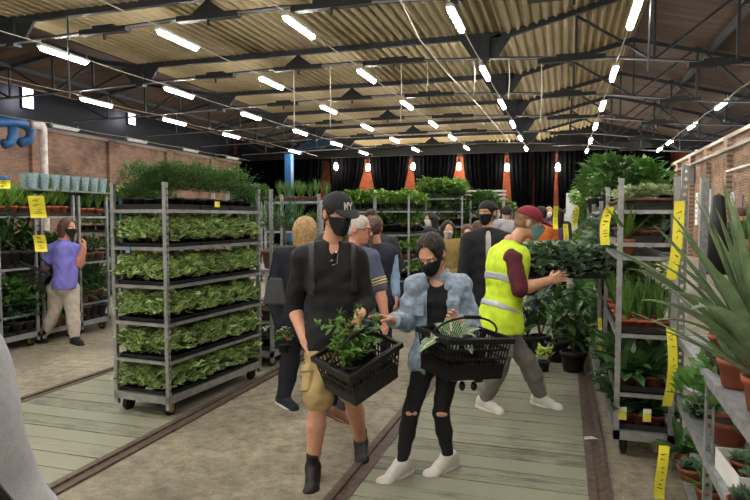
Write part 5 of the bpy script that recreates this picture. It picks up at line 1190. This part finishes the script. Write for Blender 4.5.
# ---- crates
def crate(c, W, L, H, rz, label, tilt=(0, 0), handle=None):
    """tapered black shopping crate: rim, slotted walls, floor"""
    r = empty('shopping_crate', c, rz, label, 'crate'); r.rotation_euler = (tilt[0], tilt[1], rz); tp_ = .86; b = MB()
    def wall(a0, a1):     # top corners a0-a1; bottom tapered
        a0 = np.array([*a0, 0.]); a1 = np.array([*a1, 0.]); b0 = np.array([a0[0]*tp_, a0[1]*tp_, -H]); b1 = np.array([a1[0]*tp_, a1[1]*tp_, -H]); n = int(np.linalg.norm(a1-a0)/.024)
        nn = unit(np.cross(a1-a0, b0-a0))
        for k in range(n+1):
            t = k/n; p0 = a0+(a1-a0)*t; p1 = b0+(b1-b0)*t; b.bar(p0, p1, .007, .005, up=nn)
        for f_, hh in ((.0, .03), (.28, .014), (.52, .012), (.86, .09)):
            p0 = a0+(b0-a0)*f_; p1 = a1+(b1-a1)*f_; b.bar(p0, p1, .005, hh, up=(0, 0, 1))
    x, y = W/2, L/2
    wall((-x, -y), (x, -y)); wall((x, -y), (x, y)); wall((x, y), (-x, y)); wall((-x, y), (-x, -y))
    b.box((0, 0, -H+.004), (W*tp_, L*tp_, .008)); b.build('slotted_wall', M_crate, r)
    b = MB()
    for s_ in (-1, 1): b.box((s_*(x+.006), 0, .004), (.022, L+.03, .012)); b.box((0, s_*(y+.006), .004), (W+.03, .022, .012)); b.box((s_*(x+.016), 0, -.008), (.005, L+.035, .028)); b.box((0, s_*(y+.016), -.008), (W+.035, .005, .028))
    b.build('rim', M_crate, r, False, None, .003)
    if handle:
        b = MB(); ax_, h0 = handle; P_ = []
        for k in range(11):
            t = pi*k/10; P_.append((cos(t)*(x+.01), sin(t)*ax_, sin(t)*h0) )
        b.tube(P_, .007, 6); b.box((0, ax_, h0), (.11, .02, .022)); b.build('handle', M_crate, r)
    return r
M_crate = mat('crate_black', (20, 20, 22), .38, 0, .1)
k1 = D(357, 351, 3.42); c1 = crate(k1, .38, .30, .20, 0, 'black slotted shopping crate carried by the black-capped man, leafy plant inside', (0, 0), (-.02, .12))
c1.rotation_euler = (Matrix.Rotation(radians(-7), 3, Vector(CAMB)*-1) @ Matrix.Rotation(radians(20), 3, Vector(CAMR)) @ Matrix.Rotation(YAW+radians(42), 3, 'Z')).to_euler()
pk = empty('potted_plant', D(350, 380, 3.44), 0, 'lush bright green plant in the crate of the black-capped man', 'potted plant'); pot_mb(.07, .10).build('pot', M_pot, pk, True)
random.seed(5); b = MB()
for k in range(40):
    d = rdir(.45, 1.5); p0 = np.array([0, 0, .1]); hgt = random.uniform(.14, .38); q1 = p0+d*hgt
    for j in range(7): b.leaf(p0+d*hgt*(.25+.12*j), rdir(-.1, 1.0), .07, .034, .5, 2, .25, random.uniform(-.6, .6))
    for j in range(4): b.leaf(q1, rdir(.0, 1.3), .055, .026, .3, 2, .25)
b.build('foliage', leafmat('leaf_lush', (84, 140, 52), (140, 186, 84), rough=.4), pk)
b = MB()
for k in range(5): d = rdir(1.1, 1.5); b.tube([(0, 0, .08), d*.28+[0, 0, .08]], .003, 5)
b.build('stem', M_gstem, pk); b = MB()
for k in range(40): d = rdir(.9, 1.5, random.uniform(2.2, 4.2)); b.leaf(np.array([-.05, 0, .34])+d*.04, rdir(.2, 1.4), .045, .02, .2, 2, .2)
b.build('young_leaves', L_crown, pk); pk.scale = (.8, .8, .85)
# ---- 2. woman in the denim jacket
K = person(dict(hd=(431, 254, -.07), nk=(438, 274, .02), sha=(416, 286, -.02), shb=(460, 285, .04), ela=(406, 322, .0), wra=(390, 320, -.22), hna=(375, 315, -.27), elb=(472, 328, .02), wrb=(458, 321, -.20), hnb=(448, 314, -.25),
    hia=(427, 358, 0), hib=(450, 359, .02), kna=(411, 411, -.10), ana=(402, 462, -.02), toa=(382, 476, -.05), knb=(441, 412, -.06), anb=(448, 456, .10), tob=(426, 470, .02)),
    'person in light denim jacket and ripped black jeans with black mask, reaching out a hand', dict(look=(-28, 34), body=-12, h=.0095, hh=.0055, skin='fair', head=1.02, shoe=1.12, g=.90, bust=1, sw=.15, leg=.92, arm=.92, palma=(0, .3, -.9), palmb=(.1, .9, .1), curla=.35, curlb=1.1, hem=-.04, haircol=(50, 38, 30)), 3.84)
K['top']('top', M_blk, .005, sleeve=(0, 0), wr=(.002, 40), sub=[(K['nk']+K['bf']*.07-K['spine']*.02, np.array([.05, .06, .055]), np.eye(3))])
bfw = K['bf']; nn_ = K['wl']
J0 = K['top']('denim_jacket', M_denim, .022, sleeve=(1.45, 1.75), wr=(.0085, 40), long=.07, sub=[('b', K['ch']+bfw*.19-K['spine']*.25, np.array([.052, .15, .56]), np.stack([nn_, bfw, K['spine']], 1))])
for s_ in (-1, 1):     # collar and pocket flaps
    S = SDF(); a_ = K['nk']+K['wl']*s_*.055-bfw*.03+K['spine']*.02; c_ = K['nk']+K['wl']*s_*.07+bfw*.09-K['spine']*.07; S.cap(a_, c_, .016, .024, bfw, .6); smesh([S.mesh(.006)], 'collar', M_denim, J0, K['org'])
    b = MB(); c_ = K['ch']+K['wl']*s_*.105+bfw*.128-K['org']; R_ = np.stack([K['wl'], bfw, [0, 0, 1.]], 1) @ Rz(-s_*.5); b.box(c_, (.085, .012, .035), R_); b.box(c_-[0, 0, .05], (.075, .006, .08), R_); b.build('chest_pocket', M_denim, J0, False, None, .003)
    b = MB(); b.lathe([(0, 0), (.006, 0), (.005, .003), (0, .003)], c_+bfw*.008-[0, 0, .012], 8, np.stack([K['wl'], [0, 0, -1.], bfw], 1)); b.build('button', mat('brass', (190, 170, 130), .3, .8), J0)
w_ = K['P']['wra']; e_ = K['P']['ela']; S = SDF(); S.cap(e_+(w_-e_)*.62, e_+(w_-e_)*.86, .050, .050, k=.01); S.wr = (.003, 90); S.cut(w_-e_, e_+(w_-e_)*.82); smesh([S.mesh(.007)], 'rolled_cuff', M_denim, J0, K['org'])
K['legs']('jeans', M_jean, .006, 1.93, .004, wr=(.003, 50))
for s_ in ('kna', 'knb'):
    S = SDF(); c = K['P'][s_]; R_ = np.stack([CAMR, CAMB, [0, 0, 1.]], 1); S.ell(c+CAMB*.044+np.array([0, 0, .0]), np.array([.036, .014, .019]), R_); smesh([S.mesh(.005)], 'bare_knee', skinmat('fair'), K['r'], K['org'])
K['shoes'](M_wshoe, M_wsole)
K['hair']('tied', M_hdark, .010); K['mask'](M_maskb)
b = MB(); b.tube([K['q'](0, x, z)-K['org'] for x, z in ((.075, .108), (.04, .131), (0, .138), (-.04, .134))], .0012, 4); b.build('hair_parting', mat('parting', (130, 98, 80), .7), K['r'])
k2 = D(465, 334, 3.55); crate(k2, .44, .31, .22, YAW+radians(28), 'black slotted shopping crate held by the woman in denim, striped plant inside', (radians(3), radians(5)), (-.05, .11))
zp = empty('potted_plant', D(452, 372, 3.53), 0, 'plant with large white-striped leaves in the denim woman\'s crate', 'potted plant'); pot_mb(.065, .10).build('pot', M_pot, zp, True)
b = MB(); z0 = np.array([0, 0, .12])
for (u, v, dz, wd, dr) in [(420, 352, -.14, .095, .6), (432, 341, -.16, .08, .6), (472, 354, -.16, .085, .7), (478, 340, -.05, .075, .6), (450, 318, .02, .08, .2), (434, 324, .08, .07, .4), (484, 330, .06, .07, .4), (456, 352, -.18, .075, .7), (446, 332, -.1, .07, .3), (466, 322, .1, .06, .2)]:
    e = D(u, v, 3.53+dz)-D(452, 372, 3.53); mid = z0*.5+e*.5+np.array([0, 0, .05+dr*.14]); b.leafpath([z0, mid, e], wd*1.5, 10, .12)
b.build('striped_leaves', L_zebra, zp)
sg = empty('sunglasses', D(468, 386, 3.62), 0, 'dark sunglasses dangling below the crate of the woman in denim', 'sunglasses')
for x in (-.035, .035): MB().lathe([(0, -.002), (.024, 0), (.024, .003), (0, .005)], CAMR*x, 14, np.stack([CAMR, [0, 0, 1], -CAMB], 1) @ np.diag([.8, 1.25, 1])).build('lens', mat('lens_dark', (16, 16, 18), .08), sg, True)
b = MB(); b.tube([CAMR*-.035+[0, 0, .03], CAMR*-.01+[0, 0, .02], CAMR*.01+[0, 0, .02], CAMR*.035+[0, 0, .03], CAMR*.06+[0, 0, .0], CAMR*.06+[0, 0, -.05]], .002, 5); b.build('frame', M_conduit, sg)
# ---- 3. worker in the hi-vis vest
K = person(dict(hd=(529, 223, 0), nk=(510, 243, .0), sha=(513, 259, -.14), shb=(495, 259, .13), ela=(520, 289, -.22), wra=(549, 281, -.15), hna=(561, 277, -.12), elb=(530, 288, .16), wrb=(552, 279, .12), hnb=(562, 277, .08),
    hia=(504, 322, -.08), hib=(495, 322, .08), kna=(500, 364, -.08), ana=(485, 399, .0), toa=(508, 411, 0), knb=(527, 360, .08), anb=(541, 396, .05), tob=(563, 405, .03)),
    'person in maroon cap, blue face mask, yellow reflective vest and grey trousers, leaning forward', dict(look=(84, 15), body=112, h=.0105, hh=.0065, skin='fair', head=1.1, shoe=1.12, arm=1.12, g=1.12, prof='a', palma=(0, -1, 0), palmb=(0, 1, 0), curla=.8, curlb=.8, hem=-.07, haircol=(150, 120, 90)), 4.97)
K['top']('shirt', M_maroon, .014, sleeve=(1.05, 1.05), wr=(.004, 36))
V_ = K['top']('safety_vest', M_hv, .030, sleeve=(0, 0), wr=(.004, 26), neck=.015, vest=True)
for t_, w_ in ((.16, .05), (.50, .05)):
    n_ = unit(K['spine']+K['bf']*.40); c_ = K['pel']+K['spine']*K['L']*t_; S = K['T'].infl(.034 if t_ > .3 else .036); S.p = S.p[:-1]
    K['slab']('reflective_band', M_refl, V_, .040, [(n_, c_+n_*w_/2), (-n_, c_-n_*w_/2)])
K['legs']('trousers', M_gtrous, .012, 1.9, .014, wr=(.006, 36))
for s_ in 'ab':
    a_ = K['P']['an'+s_]; S = SDF(); S.cap(a_-[0, 0, .02], a_+[0, 0, .06], .042, .042); o_ = smesh([S.mesh(.009)], 'sock', cloth('sock_dark', (34, 32, 30)), K['r'], K['org'])
    b = MB(); b.lathe([(0, 0), (.012, .002), (0, .004)], a_-K['org']+CAMB*.041+[0, 0, .02], 10, np.stack([CAMR, [0, 0, 1], -CAMB], 1)); b.build('sock_patch', mat('sock_yellow', (216, 178, 60), .8), o_)
K['shoes'](M_wshoe, M_wsole, 0, 1.1); K['hair']('short', mat('hair_sandy', (128, 100, 74), .8), .005); K['mask'](mat('mask_blue', (128, 168, 176), .7)); K['cap'](cloth('cap_maroon', (132, 34, 52)))
b = MB(); c = K['P']['hia']*.45+K['P']['kna']*.55-K['org']+CAMB*.095; b.box(c, (.14, .03, .15), np.stack([CAMR, CAMB, [0, 0, 1]], 1)); b.build('cargo_pocket', M_gtrous, K['r'], False, None, .01)
# ---- 4. woman in purple
K = person(dict(hd=(68, 228, 0), nk=(63, 240, 0), sha=(50, 250, -.02), shb=(76, 250, .06), ela=(46, 268, .0), wra=(41, 283, .06), elb=(79, 264, .02), wrb=(84, 248, -.02), hnb=(85, 240, .0),
    hia=(58, 288, 0), hib=(70, 288, .05), kna=(54, 313, .0), ana=(44, 333, .0), toa=(49, 347, .0), knb=(73, 314, 0), anb=(75, 337, -.02), tob=(88, 343, -.03)),
    'person in purple T-shirt and pale trousers with black mask, hand raised to face', dict(look=(72, 5), stand='b', body=115, h=.012, hh=.008, skin='pink', g=1.12, bust=1, belly=.035, leg=1.1, arm=1.15, palmb=(-.5, 0, .2), curlb=1.2, hem=-.0, prof='b'), 7.75)
K['top']('T_shirt', cloth('purple', (124, 120, 206)), .014, sleeve=(.65, .65)); K['legs']('trousers', cloth('stone', (184, 172, 160)), .012, 1.92, .012); K['shoes'](M_blk); K['hair']('bob', M_hbrown, .014); K['mask'](M_maskb)
crate(D(33, 266, 7.6), .42, .30, .22, YAW+.5, 'black shopping crate hanging on the arm of the woman in purple', (0, radians(28)), (-.05, .12))
# ---- 5. blonde woman in navy
K = person(dict(hd=(306, 232, 0), nk=(303, 247, 0), sha=(283, 255, 0), shb=(320, 255, .05), ela=(275, 295, .05), wra=(282, 328, -.05), hna=(285, 338, -.1), elb=(330, 295, .1), wrb=(330, 325, .05),
    hia=(293, 322, 0), hib=(312, 322, .05), kna=(290, 362, 0), ana=(284, 396, 0), toa=(296, 404, .05), knb=(315, 362, .1), anb=(316, 395, .15), tob=(320, 403, .25)),
    'blonde person in navy coat seen from behind, dark shoulder bag at the hip', dict(look=(160, 0), body=165, h=.012, hh=.008, g=1.0, bust=0, hem=-.10, curla=1.2), 5.2)
K['top']('coat', M_navy, .03, sleeve=(1.85, 1.85), long=.05); K['legs']('trousers', cloth('dark_navy', (28, 32, 44)), .02, 1.95, .022); K['shoes'](M_navy, M_wsole); K['hair']('bob', M_hblond, .018)
bg = empty('shoulder_bag', D(275, 285, 5.0), 0, 'dark grey shoulder bag hanging beside the blonde woman', 'bag'); S = SDF(); o0 = D(275, 285, 5.0); S.cap(o0+CAMR*-.07-[0, 0, .1], o0+CAMR*.07-[0, 0, .1], .06, .06, CAMB, .6, k=.03); S.cap(o0+CAMR*-.04+[0, 0, .03], o0+CAMR*.04+[0, 0, .03], .05, .05, CAMB, .5, k=.04); S.wr = (.003, 40)
b = MB(); b.add([(-.10, -.03, -.16), (.10, -.03, -.16), (.10, .03, -.16), (-.10, .03, -.16), (-.06, -.015, .06), (.06, -.015, .06), (.06, .015, .06), (-.06, .015, .06)], [(0, 3, 2, 1), (4, 5, 6, 7), (0, 1, 5, 4), (1, 2, 6, 5), (2, 3, 7, 6), (3, 0, 4, 7)]); b.build('bag_body', mat('bag_grey', (62, 62, 70), .5), bg, False, None, .012); bg.rotation_euler[2] = YAW; b = MB(); b.tube([CAMR*-.05+[0, 0, .05], CAMR*.0+[0, 0, .28], CAMR*.06+[0, 0, .05]], .008, 6); b.build('strap', M_black, bg)
plant('flowerw', D(284, 352, 5.0), 'white-flowering plant held low by the blonde woman', s=.9)
# ---- 6. grey-haired man in striped polo
K = person(dict(hd=(359, 230, 0), nk=(354, 247, 0), sha=(338, 260, -.02), shb=(370, 258, .04), ela=(336, 292, .1), wra=(345, 322, .0), elb=(380, 290, .02), wrb=(386, 322, -.10), hnb=(384, 332, -.14),
    hia=(344, 326, 0), hib=(362, 326, .03), kna=(340, 372, -.05), ana=(330, 404, -.02), toa=(341, 413, -.1), knb=(356, 372, .0), anb=(343, 410, .06), tob=(356, 418, 0)),
    'grey-haired person with glasses in striped grey polo, behind the black-capped man', dict(look=(70, 8), body=50, h=.012, hh=.007, skin='pink', g=1.08, hem=-.08, belly=.02), 4.95)
Po = K['top']('polo_shirt', cloth('slate', (92, 96, 124)), .02, sleeve=(.85, .85)); K['legs']('trousers', M_navy, .015, 1.93, .016); K['shoes'](mat('brown_leather', (110, 70, 54), .5)); K['hair']('short', M_hgrey, .005)
for fr, cc0 in ((.66, (214, 186, 92)), (.74, (220, 216, 205)), (.82, (214, 186, 92))):
    s_, e_ = K['P']['shb'], K['P']['elb']; S = SDF(); c = s_+(e_-s_)*fr; S.cap(s_, e_, .087, .081); S.cut(e_-s_, c+(e_-s_)*.02); S.cut(s_-e_, c-(e_-s_)*.025); smesh([S.mesh(.007)], 'sleeve_stripe', cloth('stripe_%d' % cc0[2], cc0), Po, K['org'])
for t, cc0 in ((.30, (214, 186, 92)), (.36, (220, 216, 205))):
    c = K['pel']+K['spine']*K['L']*t; K['slab']('stripe', cloth('stripe_%d' % cc0[2], cc0), Po, .024, [(K['spine'], c+K['spine']*.012), (-K['spine'], c-K['spine']*.012)])
b = MB()
for s_ in (-1, 1): b.tube([K['q'](s_*.078, .0, .012)-K['org'], K['q'](s_*.06, .09, .012)-K['org']], .0025, 5); b.tube([K['q'](s_*.031+.022*cos(t), .1, .005+.018*sin(t))-K['org'] for t in np.linspace(0, 6.28, 12)], .002, 4)
b.build('spectacles', M_black, K['r'])
# ---- 7, 8 behind him
K = person(dict(hd=(375, 228, 0), nk=(377, 244, 0), sha=(365, 252, 0), shb=(391, 252, .03), ela=(362, 276, .0), wra=(366, 296, -.1), elb=(394, 276, 0), wrb=(396, 296, -.08), hia=(371, 300, 0), hib=(385, 300, 0), kna=(371, 330, 0), ana=(371, 356, 0), knb=(386, 330, 0), anb=(386, 356, 0)),
    'ponytailed person in light blue jacket and dark vest seen from behind', dict(look=(165, 8), body=170, h=.013, hh=.009, g=.95, hem=-.06), 6.6)
K['top']('jacket', cloth('pale_blue', (146, 172, 206)), .018, sleeve=(1.9, 1.9)); K['top']('vest', M_navy, .032, sleeve=(0, 0)); K['legs']('trousers', M_navy, .01); K['shoes'](M_blk); K['hair']('pony', M_hbrown, .012)
K = person(dict(hd=(371, 219, 0), nk=(376, 235, 0), sha=(362, 243, 0), shb=(392, 243, .03), ela=(362, 264, .0), wra=(368, 284, -.1), elb=(399, 264, 0), wrb=(392, 284, -.08), hia=(370, 288, 0), hib=(386, 288, 0), kna=(371, 314, 0), ana=(371, 338, 0), knb=(386, 314, 0), anb=(386, 338, 0)),
    'tall dark-haired person in black sweater behind the ponytailed woman', dict(look=(-10, 12), body=0, h=.013, hh=.009, g=1.15, hem=-.08, skin='brown'), 7.9)
K['top']('sweater', cloth('charcoal', (40, 42, 48)), .02, sleeve=(1.9, 1.9)); K['legs']('trousers', M_blk, .01); K['shoes'](M_blk); K['hair']('short', M_hdark, .008)
# ---- 9. man in black bomber jacket
K = person(dict(hd=(487, 213, 0), nk=(488, 229, 0), sha=(469, 240, 0), shb=(506, 240, .03), ela=(464, 275, .0), wra=(468, 305, -.1), elb=(513, 275, 0), wrb=(510, 305, -.08), hia=(478, 306, 0), hib=(497, 306, 0), kna=(478, 342, 0), ana=(478, 370, 0), knb=(498, 342, 0), anb=(498, 370, 0)),
    'tall person with backwards black cap, black mask, black jacket over white shirt', dict(look=(-38, 6), body=-8, h=.012, hh=.0065, g=1.04, hem=-.06, haircol=(50, 40, 34)), 6.1)
K['top']('white_shirt', cloth('white', (214, 210, 206)), .010, sleeve=(0, 0)); K['top']('bomber_jacket', cloth('bomber', (30, 31, 38)), .026, sleeve=(1.92, 1.92), sub=[('b', K['ch']+K['bf']*.18-K['spine']*.1, np.array([.014, .13, .5]), np.stack([K['wl'], K['bf'], K['spine']], 1))]); K['legs']('trousers', M_blk, .012); K['shoes'](M_blk); K['hair']('short', M_hdark, .006); K['mask'](M_maskb); K['cap'](cloth('cap_black', (26, 26, 29)), True)
# ---- background visitors
def visitor(u, vt, Z, label, look, body, top, bottom, hairk, hairm, mask=None, skin='fair', g=.95, hg=1.0, arm=0, hh=.011, tall=1.7):
    """standing visitor; (u, vt) top of the head, Z distance"""
    s = 605/Z; e = D(u, vt, Z)[2]; k = e/1.72; X = lambda du, dv, dd=0.: (u+du*s*k, vt+dv*s*k, dd)
    wS = .175 if abs(sin(radians(body))) < .7 else .06; dd = 0. if wS > .1 else .16
    J = dict(hd=X(0, .115), nk=X(0, .255), sha=X(-wS, .325, -dd), shb=X(wS, .325, dd), ela=X(-wS-.04, .62, -dd), wra=X(-wS+.02, .86 if not arm else .55, -dd-.12), elb=X(wS+.04, .62, dd), wrb=X(wS-.02, .86, dd-.12),
             hia=X(-.09, .82), hib=X(.09, .82), kna=X(-.10, 1.22), ana=X(-.10, 1.62, .05), knb=X(.10, 1.22), anb=X(.10, 1.62, -.05))
    K = person(J, label, dict(look=look, body=body, h=.016, hh=hh, g=g, skin=skin, hem=-.06, head=k**.5), Z)
    K['top']('jacket', top, .022, sleeve=(1.9, 1.9), hh=.014); K['legs']('trousers', bottom, .012, hh=.014); K['shoes'](M_blk); K['hair'](hairk, hairm, .012)
    if mask: K['mask'](mask)
    return K
M_mgrey = mat('mask_grey', (176, 172, 170), .8); M_mflor = mat('mask_floral', (206, 176, 172), .8, 0, .3, 90); M_mwhite = mat('mask_white', (220, 222, 222), .7)
K = visitor(448, 222, 7.9, 'dark-haired person in pale grey mask right behind the woman in denim', (5, 8), 5, cloth('mustard', (150, 126, 70)), M_navy, 'long', M_hdark, M_mgrey, g=.95)
visitor(467, 226, 8.3, 'person in floral mask and pink patterned top beside the backwards-capped man', (0, 4), 0, mat('cloth_pink_pattern', (206, 132, 140), .8, 0, .4, 45, c2=(226, 214, 208)), M_navy, 'short', M_hbrown, M_mflor, g=.95)
visitor(431, 213, 10.5, 'person in profile with white mask in front of the tall middle trolley', (-75, 4), -70, M_navy, M_navy, 'long', M_hdark, M_mwhite)
visitor(478, 222, 9.2, 'brown-haired person in rust brown jacket partly hidden behind the black jacket', (150, 0), 160, cloth('rust', (134, 78, 58)), M_navy, 'bob', M_hbrown)
K = visitor(541, 207, 9.3, 'person in bright orange jacket and blue jeans behind the maroon-capped worker', (170, 0), 170, cloth('orange', (232, 122, 56)), cloth('blue_jean', (58, 76, 108)), 'short', M_hdark, g=1.0)
cr = [(507, 206, 11.5, 'grey top', (168, 164, 172), 'short', M_hdark, 165), (497, 208, 14.5, 'white top', (214, 210, 208), 'bob', M_hdark, 10), (549, 207, 15, 'dark jacket', (52, 50, 60), 'short', M_hblond, 0), (559, 209, 12.8, 'purple-grey coat', (96, 86, 112), 'long', M_hdark, 170), (568, 208, 16, 'black coat', (34, 34, 38), 'short', M_hdark, 20), (576, 208, 18, 'navy coat', (44, 50, 70), 'bob', M_hbrown, 175),
      (521, 208, 18, 'beige coat', (160, 142, 120), 'bob', M_hbrown, 0), (531, 206, 20, 'charcoal coat', (60, 60, 64), 'short', M_hdark, 180), (586, 209, 20, 'olive coat', (84, 84, 62), 'short', M_hgrey, 0), (513, 209, 22, 'red jacket', (150, 60, 54), 'short', M_hdark, 10), (740, 208, 12.5, 'dark coat beside the right brick wall', (44, 42, 46), 'short', M_hbrown, -150), (538, 209, 24, 'light grey coat', (150, 152, 158), 'short', M_hblond, 170), (564, 210, 25, 'teal jacket', (70, 110, 116), 'short', M_hdark, 0)]
for (u, v, Z, nm, c, hk, hm, bd) in cr:
    visitor(u, v, Z, 'distant visitor in %s' % nm + ('' if 'wall' in nm else ' before the black curtains'), (bd, 2), bd, cloth('far_'+nm.replace(' ', '_')[:18], c), M_navy, hk, hm, M_mwhite if abs(bd) < 30 else None, hh=.014)
# ---- 16. shoulder and arm in a grey sweatshirt at the lower left corner
K = person(dict(hd=(-120, 215, .05), nk=(-120, 302, .0), sha=(-215, 355, .05), shb=(-54, 408, -.02), ela=(-250, 520, .05), wra=(-200, 660, -.1), elb=(9, 522, .02), wrb=(-20, 640, .12), hia=(-150, 690, 0), hib=(-60, 690, 0), kna=(-150, 960, 0), ana=(-150, 1215, .0), knb=(-60, 960, 0), anb=(-60, 1215, 0.)),
    'person in light grey sweatshirt cut off at the lower left corner', dict(look=(175, 0), body=178, h=.010, g=1.06, hem=-.02), .98)
K['top']('sweatshirt', cloth('heather', (176, 176, 180), .9, var=.08, ns=60), .022, sleeve=(1.9, 1.9), wr=(.005, 24), hh=.008); K['legs']('trousers', M_navy, .012); K['shoes'](M_blk); K['hair']('short', M_hdark)
b = MB(); P0 = D(-5, 478, .84); P1 = D(10, 520, .84); pass
hb = empty('handbag', D(-40, 560, .84), 0, 'black bag of the grey-sweatshirted person, strap end showing at the corner', 'bag'); o0 = D(-40, 560, .84)
b.tube([D(-60, 440, .80)-o0, D(-15, 478, .80)-o0, D(8, 505, .82)-o0, D(0, 560, .84)-o0], .009, 8); b.build('strap', M_black, hb)
b = MB(); b.box((0, 0, -.08), (.22, .08, .18), Rz(YAW)); b.build('bag_body', M_black, hb, False, None, .02)
